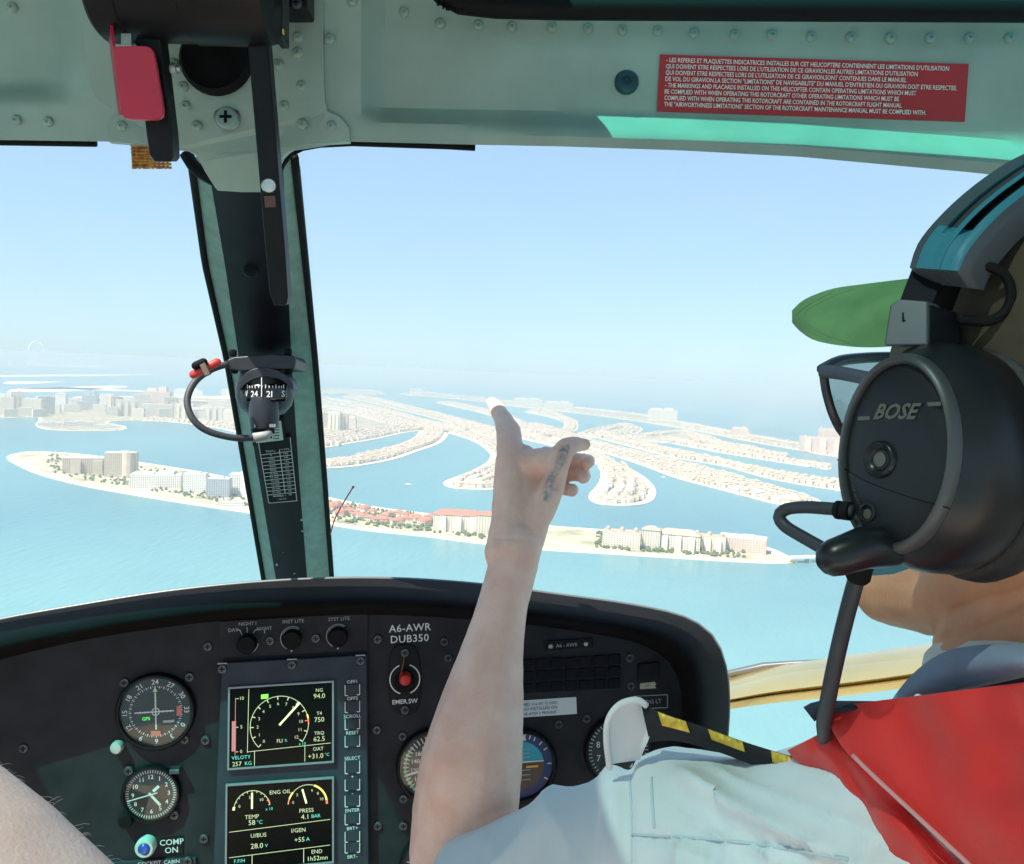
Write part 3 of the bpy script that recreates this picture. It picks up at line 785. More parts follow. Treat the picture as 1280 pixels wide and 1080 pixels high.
# top bracket
m = MB(); m.box(P(372, -2, 0.70), (RT, UP, FW), (0.0105, 0.0135, 0.014)); m.build('bracket', BLACKM, cabin, bevel=.002)
link('screw', screw_mesh(.004, .002, SCREWD), cabin, frame(P(371, 4, 0.684), RT, UP, -FW))

# centre post: black cover between green wrinkle-painted flanges
def dpost(py): return lerp(0.835, 1.55, (py - 195) / 530.0)
PL = [(196, 240), (330, 258), (450, 285), (600, 310), (725, 331), (900, 361)]
PA = [(196, 258), (330, 281), (450, 299), (600, 324), (725, 345), (900, 372)]
PB = [(196, 352), (330, 359), (450, 364), (600, 374), (725, 384), (900, 398)]
PR = [(196, 366), (330, 380), (450, 392), (600, 404), (725, 413), (900, 428)]
def at(c, y): return ypoly(c, y)
ys = [196 + i * (900 - 196) / 40 for i in range(41)]
def strip(name, fa, fb, da, db, mt, back=0.03, n=5, bulge=0.0):
    rows = []
    for y in ys:
        d = dpost(y); a, b_ = fa(y), fb(y)
        rows.append([P(lerp(a, b_, i / (n - 1)), y, d + lerp(da, db, i / (n - 1)) - bulge * math.sin(math.pi * i / (n - 1))) for i in range(n)])
    m = MB(); m.grid(rows, FW * back)
    return m.build(name, mt, cabin, smooth=40)
strip('post_flange', lambda y: at(PL, y), lambda y: at(PA, y), 0.012, 0.0, GREENW)
strip('post_flange', lambda y: at(PB, y), lambda y: at(PR, y), 0.0, 0.012, GREENW)
post = strip('post_cover', lambda y: at(PA, y), lambda y: at(PB, y), -0.001, -0.001, NAVY, 0.02, 7, 0.010)
for nm, cc, off in (('left', PL, -1.5), ('right', PR, 2.0)):
    m = MB(); m.tube([P(at(cc, y) + off, y, dpost(y) + 0.012) for y in ys], 0.0042, 8); m.build('rubber_seal', RUBBER, cabin, smooth=True)
link('screw', screw_mesh(.0085, .004, NAVY), cabin, frame(P(314, 338, dpost(338) - .012), RT, UP, -FW))
for x, y, r in ((346, 706, .0022), (354, 690, .0015), (368, 716, .0025), (377, 650, .002), (378, 664, .0016), (358, 712, .0014)):
    m = MB(); m.ball(P(x, y, dpost(y) - .0085), (r, r * .4, r), (RT, FW, UP), 6, 4); m.build('paint_chip', WHITED, cabin)
# rubber and frame seals along the windscreen tops
m = MB(); m.tube([P(x, ypoly(BOT, x) + 2, 0.80) for x in range(-300, 140, 20)], 0.0035, 8); m.build('rubber_seal', RUBBER, cabin, smooth=True)
m = MB(); m.tube([P(x, y, .79) for x, y in [(344, 226), (352, 206), (362, 192), (378, 184), (400, 180), (440, 178), (500, 180), (560, 182), (594, 184)]], 0.0034, 8); m.build('rubber_seal', RUBBER, cabin, smooth=True)
m = MB(); m.tube([P(x, y, .83) for x, y in [(232, 192), (240, 205), (250, 215), (262, 222), (275, 228)]], 0.006, 8); m.build('rubber_seal', RUBBER, cabin, smooth=True)

# windscreen panes (bowed acrylic)
def pane(name, edge0, x1, flip):
    rows = []
    for j in range(16):
        y = lerp(150, 1150, j / 15); d = lerp(0.80, 2.15, j / 15)
        r_ = []
        for i in range(20):
            x = lerp(edge0(y), x1, i / 19)
            t = i / 19
            r_.append(P(x, y, d + 0.01 - 0.22 * t * t * (0.4 + 0.6 * j / 15) + 0.02 * math.sin(math.pi * t)))
        rows.append(r_)
    m = MB(); m.grid(rows)
    return m.build(name, PANE, cabin, smooth=True, fix=False)
pane('windscreen', lambda y: at(PR, y) + 3, 1750, 1)
pane('windscreen', lambda y: at(PL, y) - 3, -700, -1)

# unseen roof; panels and tinted panes laid out to steer the sun patches
RU = 0.372
def slab(name, x0, x1, f0, f1, mt=GREEN, u=RU, t=0.02):
    m = MB(); m.box(C((x0 + x1) / 2, u + t / 2, (f0 + f1) / 2), (RT, UP, FW), ((x1 - x0) / 2, t / 2, (f1 - f0) / 2)); return m.build(name, mt, cabin)
slab('roof_shade_panel', -1.0, 1.0, -1.3, 0.02)
TINTF = glass_mat('teal_roof_pane', (0.38, 0.86, 0.80), 0.05, 0.05)
slab('roof_shade_panel', -1.0, -0.23, 0.675, 0.765, u=0.373)
slab('roof_shade_panel', -0.23, 0.02, 0.57, 0.765, u=0.373)  # widened to keep the sun off the pointing hand
slab('roof_shade_panel', -0.50, -0.36, 0.30, 0.675, u=0.3725)  # added piece that shades the pilot's elbow
slab('roof_shade_panel', 0.02, 1.0, 0.721, 0.765, u=0.373)  # rear edge set to confine the sun strip on the beam
slab('roof_shade_panel', -0.36, -0.23, 0.02, 0.675, u=0.3715)
slab('roof_shade_panel', -1.0, -0.86, 0.02, 0.675, u=0.3715)
slab('roof_shade_panel', 0.72, 1.0, 0.02, 0.721, u=0.3715)
slab('roof_window', -0.86, -0.36, 0.02, 0.50, glass_mat('arm_sun_roof_pane', (0.56, 0.58, 0.57), 0.05, 0.05), u=0.380, t=0.004)  # unseen lighter pane, added to put sun on the passenger's arm
slab('roof_window', -0.23, 0.72, 0.02, 0.57, TINT, u=0.380, t=0.004)  # unseen pane kept duller than the front one to dim the pilot's sun
slab('roof_window', -0.86, -0.36, 0.50, 0.675, TINTF, u=0.380, t=0.004)
slab('roof_window', 0.02, 0.72, 0.57, 0.721, TINTF, u=0.380, t=0.004)
BOUNCE_TRIM = mat('bounce_trim', (0.80, 0.66, 0.54), 0.8, var=0.06, vscale=10)  # pale warm colour chosen to bounce light into the cabin
slab('bounce_floor', -1.0, 1.0, -1.3, 1.05, BOUNCE_TRIM, u=-1.12, t=0.03)  # unseen, added to block sea light from below and bounce sun upward
for sx in (-1, 1):
    m = MB(); m.box(C(sx * 1.02, -0.66, -0.15), (RT, UP, FW), (0.02, 0.44, 1.15)); m.build('bounce_door_panel', BOUNCE_TRIM, cabin)  # unseen side walls, added as warm reflectors
m = MB(); m.tube([P(x, y, .70) for x, y in [(540, -30), (552, -8), (575, 4), (620, 9), (700, 11), (900, 12), (1100, 13), (1300, 14), (1500, 14)]], 0.0085, 10); m.build('roof_window_seal', RUBBER, cabin, smooth=True)
m = MB()
rg = random.Random(5)
for i in range(60):
    x = rg.uniform(548, 592); y0 = rg.uniform(-10, 4); m.tube([P(x, y0, .70), P(x + rg.uniform(-4, 4), y0 + rg.uniform(6, 18) * (1 - abs(x - 570) / 30), .695)], [.002, .0006], 5)
props(m.build('torn_foam', RUBBER, cabin), kind='stuff')
# gold lower nose frame seen right of the panel, dark wiper blade on it
rows = []
top = curve([(880, 862, 1.50), (960, 842, 1.45), (1040, 829, 1.40), (1120, 818, 1.34), (1200, 806, 1.28), (1300, 790, 1.2)], 20)
bot = curve([(880, 892, 1.42), (960, 880, 1.38), (1040, 872, 1.33), (1120, 862, 1.27), (1200, 848, 1.21), (1300, 830, 1.14)], 20)
for j in range(11):
    t = j / 10
    rows.append([P(lerp(a[0], b_[0], t), lerp(a[1], b_[1], t) - 1.0 * math.sin(t * 9), lerp(a[2], b_[2], t) - 0.030 * math.sin(math.pi * t) + (.014 if .68 < t < .78 else 0)) for a, b_ in zip(top, bot)])
m = MB(); m.grid(rows, FW * 0.03); m.build('gold_nose_frame', GOLD, cabin, smooth=50)
m = MB(); m.tube([P(*q) for q in [(880, 848, 1.52), (912, 842, 1.5), (955, 833, 1.48), (1000, 829, 1.46), (1040, 826, 1.44), (1075, 820, 1.42)]], [.006, .006, .007, .005, .004, .002], 8); m.build('wiper_blade', mat('wiper_grey', (.10, .11, .12), .4), cabin, smooth=True)

# red yaw thread on the windscreen
m = MB(); m.tube([PT(q) for q in curve([(413, 668, 1.40), (418, 650, 1.39), (424, 638, 1.385), (432, 624, 1.38), (442, 608, 1.37)], 14)], [.0011] * 13 + [.002], 6)
o = m.build('yaw_string', mat('red_thread', (.55, .09, .07), .9), None, smooth=True); props(o, 'thin dark red thread lying on the windscreen right of the post', 'yaw string')
# a small bug smear high on the windscreen
m = MB(); m.tube([PT(q) for q in curve([(612, 428, 1.1), (622, 412, 1.095), (630, 398, 1.09), (637, 384, 1.085)], 10)], [.0005, .002, .003, .0035, .004, .0045, .0045, .004, .003, .001], 8, .12, RT)
# orange mesh tag behind the red lever
m = MB()
for i in range(9):
    x = 165 + i * 5.4; m.tube([P(x, 170, .775), P(x + 1.5, 211 - (i % 3), .775)], .0011, 5)
for j in range(8):
    y = 178 + j * 4.3; m.tube([P(163 + j * .4, y, .7745), P(210 + j * .3, y + 1.2, .7745)], .0011, 5)
for i in range(9):
    for j in range(8): m.box(P(167.5 + i * 5.4 + j * .3, 179.5 + j * 4.3, .7765), (RT, UP, FW), (.0012, .0010, .0004))
o = m.build('mesh_tag', mat('orange_mesh', (.70, .30, .05), .6, col2=(.22, .08, .02), vscale=260)); props(o, 'orange woven mesh tag hanging below the beam by the black lever', 'tag')
props(o, kind=None)

# ------------------------------------------------------------------ overhead levers
lv = thing('lever_quadrant', P(240, 20, .64), 'black overhead lever drum hanging above the window post', 'control')
m = MB(); m.lathe(P(128, -12, .655), (P(352, -8, .645) - P(128, -12, .655)), [(.012, 0), (.034, .001), (.0365, .004), (.0365, .024), (.0355, .025), (.0355, .070), (.0365, .071), (.0365, .118), (.0340, .130)], 36); m.build('drum', BLACKM, lv, smooth=30)
m = MB(); m.box(P(352, 18, .62), (RT, UP, FW), (.003, .020, .010)); m.build('end_plate', BLACKM, lv, bevel=.001)
m = MB(); m.box(P(349, 40, .612), (RT, UP, FW), (.0032, .0016, .0012)); m.build('index_mark', mat('yellow_mark', (.75, .50, .05), .5), lv)
def lever(name, top, bot, w, th, label, cat):
    a, b_ = PT(top), PT(bot); ax = (b_ - a).normalized(); x = (RT - ax * RT.dot(ax)).normalized(); n = x.cross(ax)
    o = thing(name, a, label, cat)
    m = MB(); L = (b_ - a).length
    prof = [(-w, 0), (w, 0), (w * 1.05, L * .8), (w * .95, L * .97), (w * .7, L), (-w * .6, L), (-w * .95, L * .95), (-w, L * .8)]
    m.prism([a + x * p + ax * q + n * th / 2 for p, q in prof], -n * th)
    m.build('handle', BLACKM, o, bevel=.0016, seg=3)
    return o, x, ax, n
l1, x1, a1, n1 = lever('overhead_lever', (322, 20, .655), (352, 381, .705), .0075, .014, 'long straight black lever hanging down in front of the window post', 'lever')
m = MB(); m.lathe(P(336, 232, .683) + n1 * 0, -x1 * 0 + (P(336, 232, .66) - P(336, 232, .683)), [(.0058, -.004), (.0058, .008), (.005, .0092), (.002, .0095)], 16); m.build('bolt', STEEL, l1, smooth=40)
m = MB(); m.box(P(338, 252, .679), (x1, a1, n1), (.0042, .0042, .001)); m.build('label_tag', mat('brown_tag', (.12, .06, .05), .6), l1)
l2, x2, a2, n2 = lever('overhead_lever', (186, 20, .655), (207, 202, .685), .0095, .016, 'short black lever beside the red guard plate', 'lever')
m = MB(); m.lathe(P(214, 86, .655), RT, [(.004, 0), (.004, .004), (.0022, .0045), (.0022, .007)], 12); m.build('bolt', STEEL, l2, smooth=40)
rg_ = thing('red_lever_guard', P(170, 100, .64), 'red guard plate folded round the short black overhead lever', 'guard')
m = MB(); m.prism([P(*q) for q in curve([(141, 60, .630), (150, 57, .630), (180, 57, .632), (189, 60, .632), (193, 70, .633), (199, 105, .640), (204, 138, .646), (200, 147, .648), (192, 149, .648), (160, 148, .646), (153, 143, .645), (147, 105, .638)], 40)[:-1]], FW * .004); m.build('plate', REDPL, rg_, bevel=.0008)
m = MB(); m.grid([[P(*q) for q in r_] for r_ in (((126, -12, .668), (133, 20, .660), (137, 57, .652), (148, 144, .658)), ((128, -12, .648), (136, 20, .640), (141, 58, .632), (152, 144, .647)))], RT * .002); m.build('side_plate', REDPL, rg_)
m = MB(); m.box(P(159, 50, .636), (RT, UP, FW), (.0038, .0042, .002)); m.build('catch', STEEL, rg_, bevel=.0006)

# ------------------------------------------------------------------ red placard
BN = [(825, 68), (1211, 80), (1206, 152), (821, 139)]
def plq(u, v, off=0.0):
    a = (lerp(BN[0][0], BN[1][0], u), lerp(BN[0][1], BN[1][1], u)); b_ = (lerp(BN[3][0], BN[2][0], u), lerp(BN[3][1], BN[2][1], u))
    x, y = lerp(a[0], b_[0], v), lerp(a[1], b_[1], v)
    return P(x, y, dbeam(x, y) - 0.0016 - off)
pl = thing('warning_placard', plq(.5, .5), 'red bilingual warning placard stuck on the overhead beam', 'placard')
m = MB(); m.grid([[plq(i / 24, j / 8) for i in range(25)] for j in range(9)], FW * .0008); m.build('plate', REDP, pl, smooth=40)
PLT = ["- LES REPERES ET PLAQUETTES INDICATRICES INSTALLES SUR CET HELICOPTERE CONTIENNENT LES LIMITATIONS D'UTILISATION",
       "  QUI DOIVENT ETRE RESPECTEES LORS DE L'UTILISATION DE CE GIRAVION.LES AUTRES LIMITATIONS D'UTILISATION",
       "  QUI DOIVENT ETRE RESPECTEES LORS DE L'UTILISATION DE CE GIRAVION,SONT CONTENUES DANS LE MANUEL",
       "  DE VOL DU GIRAVION.LA SECTION \"LIMITATIONS\" DE NAVIGABILITE\" DU MANUEL D'ENTRETIEN DU GIRAVION DOIT ETRE RESPECTEE.",
       "- THE MARKINGS AND PLACARDS INSTALLED ON THIS HELICOPTER CONTAIN OPERATING LIMITATIONS WHICH MUST",
       "  BE COMPLIED WITH WHEN OPERATING THIS ROTORCRAFT OTHER OPERATING LIMITATIONS WHICH MUST BE",
       "  COMPLIED WITH WHEN OPERATING THIS ROTORCRAFT ARE CONTAINED IN THE ROTORCRAFT FLIGHT MANUAL",
       "  THE \"AIRWORTHINESS LIMITATIONS\" SECTION OF THE ROTORCRAFT MAINTENANCE MANUAL MUST BE COMPLIED WITH."]
WID = [.935, .835, .80, .965, .835, .78, .79, .87]
for i, s in enumerate(PLT):
    me = TEXTMESH(s, 0.0062, WHITEP, 0.012, 'LEFT')
    xs = [v.co.x for v in me.vertices]; w = max(xs) - min(xs); x0 = min(xs)
    me2 = me.copy()
    v0 = (i + .75) / 9.0 + .012
    for v in me2.vertices:
        u = .022 + (v.co.x - x0) / w * (WID[i] - .02); vv = v0 - v.co.y / 0.0062 * (1 / 9.0) * .98
        v.co = plq(u, vv, .0006)
    link('lettering', me2, pl)

# ------------------------------------------------------------------ compass on the post
cp = thing('magnetic_compass', P(330, 460, 1.12), 'black magnetic compass with cable clamped to the window post', 'compass')
CM = mat('compass_plastic', (.022, .026, .036), .42, var=.2, vscale=60, bump=.1, bscale=900)
D_ = 1.10
m = MB(); m.prism([P(x, y, d) for x, y, d in ((283, 450, D_), (292, 446, D_), (340, 442, D_), (366, 444, D_), (370, 450, D_), (368, 461, D_), (345, 462, D_), (300, 464, D_), (284, 460, D_))], FW * .06); m.build('bracket', CM, cp, bevel=.002)
for x, y in ((291, 441), (360, 440), (293, 462), (361, 463)):
    m = MB(); m.lathe(P(x, y - 4, D_ + .01), -UP, [(.004, 0), (.005, .002), (.005, .007), (.003, .009)], 8); m.build('bolt', RUBBER, cp)
m = MB(); m.lathe(P(331, 486, D_ + .035), -UP + .15 * FW, [(.030, -.030), (.032, -.016), (.036, -.004), (.0365, .010), (.033, .022), (.024, .032), (.010, .036)], 36); m.build('housing', CM, cp, smooth=50)
m = MB(); m.prism([P(x, y, D_ - .003) for x, y in curve([(298, 478), (310, 464), (330, 459), (350, 464), (364, 476), (366, 488), (353, 476), (332, 471), (311, 477), (299, 488)], 30)], FW * .03); m.build('visor', CM, cp, bevel=.001)
def cyl(cx, cy, hw, y, off=0):
    a = (y - cx) / hw
    return a
rows = []
for j in range(5):
    y = lerp(479, 501, j / 4); rows.append([P(332 + 27 * math.sin(a), y + 3 * math.cos(a) * .3, D_ + .004 - .006 * math.cos(a)) for a in [(-1.2 + 2.4 * i / 16) for i in range(17)]])
m = MB(); m.grid(rows, FW * .01); m.build('card_window', GLASSD, cp, smooth=True)
for s, a in (('W', -1.15), ('24', -.55), ('2I', .18), ('S', .95)):
    p = P(332 + 27 * math.sin(a), 492 + math.cos(a), D_ - .0030 + .006 * (1 - math.cos(a)))
    link('numeral', TEXTMESH(s, .0108, WHITEP, .01), cp, frame(p, RT * math.cos(a) + FW * math.sin(a) * .6, UP, -FW * math.cos(a) + RT * math.sin(a) * .6))
m = MB()
for i in range(13):
    a = -1.0 + i * 2.0 / 12; p = P(332 + 27 * math.sin(a), 483.5 if i % 3 else 483, D_ - .0028 + .006 * (1 - math.cos(a))); m.box(p, (RT, UP, FW), (.0005, .0014 if i % 3 else .0022, .0003))
m.build('tick_marks', WHITEP, cp)
m = MB(); m.box(P(327, 484, D_ - .006), (RT, UP, FW), (.0005, .012, .0003)); m.build('lubber_line', WHITEP, cp)
m = MB(); m.lathe(P(330, 500, D_ + .012), -UP, [(.017, -.004), (.0185, .002), (.0185, .024), (.0170, .034), (.016, .036)], 28); m.build('lamp_body', CM, cp, smooth=40)
m = MB(); m.lathe(P(329, 532, D_ + .012), -UP, [(.014, 0), (.014, .010), (.011, .011), (.011, .016)], 20); m.build('connector', RUBBER, cp, smooth=40)
for x in (319, 338):
    for k in range(3): m = MB(); m.box(P(x + k * 2.6, 532, D_ - .003), (RT, UP, FW), (.0009, .002, .0008)); m.build('pin', STEEL, cp)
m = MB(); m.tube([PT(q) for q in curve([(284, 455, 1.10), (262, 463, 1.085), (243, 478, 1.07), (234, 500, 1.06), (240, 522, 1.055), (258, 538, 1.06), (290, 547, 1.075), (318, 547, 1.095), (334, 543, 1.105)], 44)], .0042, 10); m.build('cable', mat('cable_grey', (.05, .052, .06), .55), cp, smooth=True)
m = MB(); m.tube([P(316, 547, 1.093), P(331, 545, 1.10), P(337, 540, 1.105)], [.0058, .006, .0055], 12); m.build('cable_boot', mat('boot_grey', (.30, .32, .32), .5), cp, smooth=True)
RC = mat('red_clip', (.62, .05, .04), .4)
m = MB(); m.tube([P(242, 468, 1.055), P(256, 461, 1.055), P(271, 453, 1.06)], .0052, 10, round_ends=True); m.build('clip_sleeve', RC, cp, smooth=True)
m = MB(); m.tube([P(245, 457, 1.05), P(254, 453, 1.05)], .0052, 10, round_ends=True); m.build('clip_knob', RUBBER, cp, smooth=True)
m = MB(); m.box(P(257, 462, 1.048), (RT + .5 * UP, UP - .5 * RT, FW), (.0035, .0075, .003)); m.build('clip', mat('brass_clip', (.20, .16, .12), .4, .4), cp, bevel=.0008)
# correction card behind the compass lamp
cc_ = thing('deviation_card', P(338, 540, dpost(540) - .015), 'pale correction card in a dark holder under the compass', 'card')
def pq(x, y, off): return P(x, y, dpost(y) - .0125 - off)
m = MB(); m.prism([pq(*q, 0) for q in ((313, 527), (354, 522), (357, 553), (316, 557))], FW * .004); m.build('holder', RUBBER, cc_)
m = MB(); m.prism([pq(*q, .003) for q in ((319, 529), (351, 526), (354, 550), (320, 554))], FW * .002); m.build('card', mat('card_paper', (.38, .44, .42), .7), cc_)
for j in range(6):
    m = MB(); m.prism([pq(*q, .0036) for q in ((342, 530 + j * 3.6), (349, 529.4 + j * 3.6), (349, 530.4 + j * 3.6), (342, 531 + j * 3.6))], FW * .0004); m.build('ruled_line', RUBBER, cc_)
# speed table on the post
tb = thing('speed_table', P(350, 592, dpost(592) - .012), 'black altitude and airspeed limit table with white grid on the post', 'placard')
def tq(u, v, off=0.0):
    a = (lerp(325, 364, u), lerp(565, 560, u)); b_ = (lerp(336, 371, u), lerp(629, 626, u))
    x, y = lerp(a[0], b_[0], v), lerp(a[1], b_[1], v)
    return P(x, y, dpost(y) - .0126 - off)
m = MB(); m.grid([[tq(lerp(-.03, 1.03, i / 6), lerp(-.22, 1.02, j / 6)) for i in range(7)] for j in range(7)], FW * .002); m.build('plate', RUBBER, tb)
def tline(u0, v0, u1, v1, w=.012):
    m = MB(); d = Vector((u1 - u0, v1 - v0)); n = Vector((-d.y, d.x)).normalized() * w
    m.prism([tq(u0 - n.x, v0 - n.y, .0006), tq(u1 - n.x, v1 - n.y, .0006), tq(u1 + n.x, v1 + n.y, .0006), tq(u0 + n.x, v0 + n.y, .0006)], FW * .0003); m.build('ruled_line', WHITED, tb)
for j in range(12): tline(0, .06 + j * .071, 1, .06 + j * .071, .006)
tline(0, -.2, 0, 1); tline(1, -.2, 1, 1); tline(.62, 0, .62, .84); tline(0, 1, 1, 1, .006)
tx = (tq(1, .5) - tq(0, .5)).normalized(); ty = (tq(.5, 0) - tq(.5, 1)).normalized()
ROWS = [('ZP(FT)', 'V KTS'), ('0', '155'), ('2000', '149'), ('4000', '143'), ('6000', '137'), ('8000', '131'), ('10 000', '125'), ('12 000', '119'), ('14 000', '113'), ('16 000', '107'), ('18 000', '101'), ('20 000', '95'), ('22 000', '89')]
for j, (a, b_) in enumerate(ROWS):
    v = .022 + (j - .0) * .0712 - (.0 if j else .01)
    link('lettering', TEXTMESH(a, .0048, WHITED, .01), tb, frame(tq(.33, v, .0006), tx, ty, tx.cross(ty)))
    link('lettering', TEXTMESH(b_, .0048, WHITED, .01), tb, frame(tq(.8, v, .0006), tx, ty, tx.cross(ty)))
link('lettering', TEXTMESH('POWER OFF', .0046, WHITED, .01), tb, frame(tq(.5, .885, .0006), tx, ty, tx.cross(ty)))
link('lettering', TEXTMESH('- 30 KTS', .0046, WHITED, .01), tb, frame(tq(.5, .945, .0006), tx, ty, tx.cross(ty)))
# ================================================================== the instrument panel
PO = P(370, 900, 1.0)
def PP(px, py, off=0.0):
    r = ray(px, py)
    return r * ((PO.dot(HF)) / r.dot(HF)) - HF * off
NRM = -HF
panel = thing('instrument_panel', PP(400, 1100), 'black curved-top instrument panel with screens and dials under the windscreen', 'instrument panel')
def psz(px, py, n):
    """metres of n photograph pixels on the panel"""
    return n * PP(px, py).dot(FW) / F
OUT = [(-338, 1180), (-342, 1060), (-340, 960), (-328, 900), (-296, 858), (-240, 834), (-120, 803), (0, 775), (100, 757), (200, 741), (300, 730), (400, 724), (500, 724), (600, 731), (700, 744), (780, 755), (840, 767), (872, 780), (894, 800), (906, 830), (911, 870), (909, 920), (902, 980), (890, 1060), (878, 1180)]
INN = [(-285, 1180), (-289, 1070), (-287, 985), (-278, 938), (-258, 910), (-220, 892), (-120, 860), (0, 826), (100, 802), (200, 786), (290, 776), (400, 771), (490, 770), (580, 775), (670, 783), (740, 793), (790, 803), (820, 816), (838, 832), (848, 855), (852, 885), (850, 930), (844, 985), (836, 1060), (826, 1180)]
NO = 90
oc, ic = curve(OUT, NO), curve(INN, NO)
rows = []
K = 11
for k in range(K):
    t = k / (K - 1)
    r_ = []
    for a, b_ in zip(ic, oc):
        x, y = lerp(a[0], b_[0], t), lerp(a[1], b_[1], t)
        p0 = PP(x, y).dot(FW)
        d = p0 + [0.006, -0.020, -0.042, -0.052, -0.050, -0.040, -0.020, 0.01, 0.05, 0.10, 0.16][k]
        r_.append(P(x, y, d))
    rows.append(r_)
rows.append([P(a[0] * .999 + .6, a[1] + 4, PP(*a).dot(FW) + .20) for a in oc])
m = MB(); m.grid(rows, None)
o = m.build('hood', HOOD, panel, smooth=True)
m = MB(); m.tube([P(a[0], a[1] - .5, PP(*a).dot(FW) + .165) for a in oc], .0022, 8); m.build('hood_trim', mat('hood_trim', (.16, .18, .18), .35, .2), panel, smooth=True)
# board behind everything
bm = bmesh.new()
bp_ = [PP(lerp(a[0], b_[0], .22), lerp(a[1], b_[1], .22)) for a, b_ in zip(curve(INN, 60), curve(OUT, 60))]
vs = [bm.verts.new(p) for p in bp_]
f_ = bm.faces.new(vs); bmesh.ops.triangulate(bm, faces=[f_], ngon_method='EAR_CLIP')
ex = bmesh.ops.extrude_face_region(bm, geom=list(bm.faces))
bmesh.ops.translate(bm, verts=[v for v in ex['geom'] if isinstance(v, bmesh.types.BMVert)], vec=HF * 0.012)
bmesh.ops.recalc_face_normals(bm, faces=bm.faces)
me = bpy.data.meshes.new('board'); bm.to_mesh(me); bm.free(); me.materials.append(BLACKP)
link('board', me, panel)
SM = screw_mesh(.0052, .0022, SCREWD)
for x, y in [(30, 935), (260, 808), (257, 925), (255, 1048), (472, 799), (471, 912), (472, 1032), (503, 920), (504, 998), (504, 1032), (787, 822), (788, 857), (555, 802), (560, 822), (698, 905), (733, 898)]:
    link('screw', SM, panel, frame(PP(x, y, .0002), HX, HU, NRM))
def ptext(s, px, py, h, mt=WHITEP, off=.0008, parent=panel, bold=.0, align='CENTER', rot=0, sp=1.0):
    sz = psz(px, py, h) / .70
    M = frame(PP(px, py, off), HX, HU, NRM) @ Matrix.Rotation(R(rot), 4, 'Z')
    return link('lettering', TEXTMESH(s, round(sz, 5), mt, bold, align, sp), parent, M)
def pdisc(name, px, py, r, prof, mt, parent=panel, n=32, smooth=35):
    """prof: (radius factor, height m)"""
    m = MB(); rr = psz(px, py, r); m.lathe(PP(px, py), NRM, [(rr * a, h) for a, h in prof], n, up=HU); return m.build(name, mt, parent, smooth=smooth)
def pquad(name, pts, off, th, mt, parent=panel, bevel=0):
    m = MB(); m.prism([PP(x, y, off) for x, y in pts], -NRM * th); return m.build(name, mt, parent, bevel=bevel)
def loc2(px, py, a, b, off=0):
    """point a px right, b px up of (px,py) in panel axes"""
    s = psz(px, py, 1); return PP(px, py, off) + HX * a * s + HU * b * s
def pline(name, px, py, a0, b0, a1, b1, w, off, mt, parent, th=.0004):
    m = MB(); d = Vector((a1 - a0, b1 - b0)); n = Vector((-d.y, d.x)).normalized() * w / 2
    m.prism([loc2(px, py, a0 - n.x, b0 - n.y, off), loc2(px, py, a1 - n.x, b1 - n.y, off), loc2(px, py, a1 + n.x, b1 + n.y, off), loc2(px, py, a0 + n.x, b0 + n.y, off)], NRM * th)
    return m.build(name, mt, parent)
def parc(name, px, py, r, a0, a1, w, off, mt, parent, n=24):
    """arc, angles in degrees clockwise from up"""
    rows = [[loc2(px, py, (r - w / 2) * math.sin(R(a)), (r - w / 2) * math.cos(R(a)), off), loc2(px, py, (r + w / 2) * math.sin(R(a)), (r + w / 2) * math.cos(R(a)), off)] for a in [lerp(a0, a1, i / n) for i in range(n + 1)]]
    m = MB(); m.grid(rows); return m.build(name, mt, parent, fix=False)
def pticks(name, px, py, r0, r1, angs, w, off, mt, parent):
    m = MB()
    for a in angs:
        s, c = math.sin(R(a)), math.cos(R(a))
        m.prism([loc2(px, py, r0 * s + w / 2 * c, r0 * c - w / 2 * s, off), loc2(px, py, r0 * s - w / 2 * c, r0 * c + w / 2 * s, off), loc2(px, py, r1 * s - w / 2 * c, r1 * c + w / 2 * s, off), loc2(px, py, r1 * s + w / 2 * c, r1 * c - w / 2 * s, off)], NRM * .0003)
    return m.build(name, mt, parent)
def cover(px, py, r, parent):
    """the instrument's glass"""
    m = MB(); rr = psz(px, py, r); m.lathe(PP(px, py, .0062), NRM, [(rr, 0), (rr * .6, .0006), (.0003, .0008)], 28, caps=False); return m.build('glass', DGLASS, parent, smooth=True, fix=False)
DGLASS = glass_mat('instrument_glass', (.98, .98, .98), .04, .05)

# --- course indicator
g = thing_ = pdisc('course_indicator', 196, 888, 48, [(1.0, -.001), (1.0, .006), (.96, .009), (.90, .009), (.88, .003), (.02, .003)], BLACKM)
cx, cy = 196, 888
pdisc('dial_face', cx, cy, 41, [(1, .0032), (.02, .0034)], FACE, g)
pticks('tick_marks', cx, cy, 29, 32, [i * 10 for i in range(36)], 1.0, .0042, WHITEP, g)
pticks('tick_marks', cx, cy, 30, 32, [i * 10 + 5 for i in range(36)], .7, .0042, WHITED, g)
for i, s in enumerate(['24', '27', '30', '33', '0', '3', '6', '9', '12', '15', '18', '21']):
    a = i * 30; p = loc2(cx, cy, 36.5 * math.sin(R(a)), 36.5 * math.cos(R(a)), .0044)
    link('numeral', TEXTMESH(s, round(psz(cx, cy, 6) / .7, 5), WHITEP, .01), g, frame(p, HX, HU, NRM) @ Matrix.Rotation(R(-a), 4, 'Z'))
pline('deviation_bar', cx, cy, 0, -22, 0, 24, 1.6, .0046, WHITEP, g); pline('deviation_bar', cx, cy, -25, 0, 22, 0, 1.4, .0048, WHITEP, g)
parc('centre_ring', cx, cy, 4.4, 0, 360, 1.2, .0050, WHITEP, g)
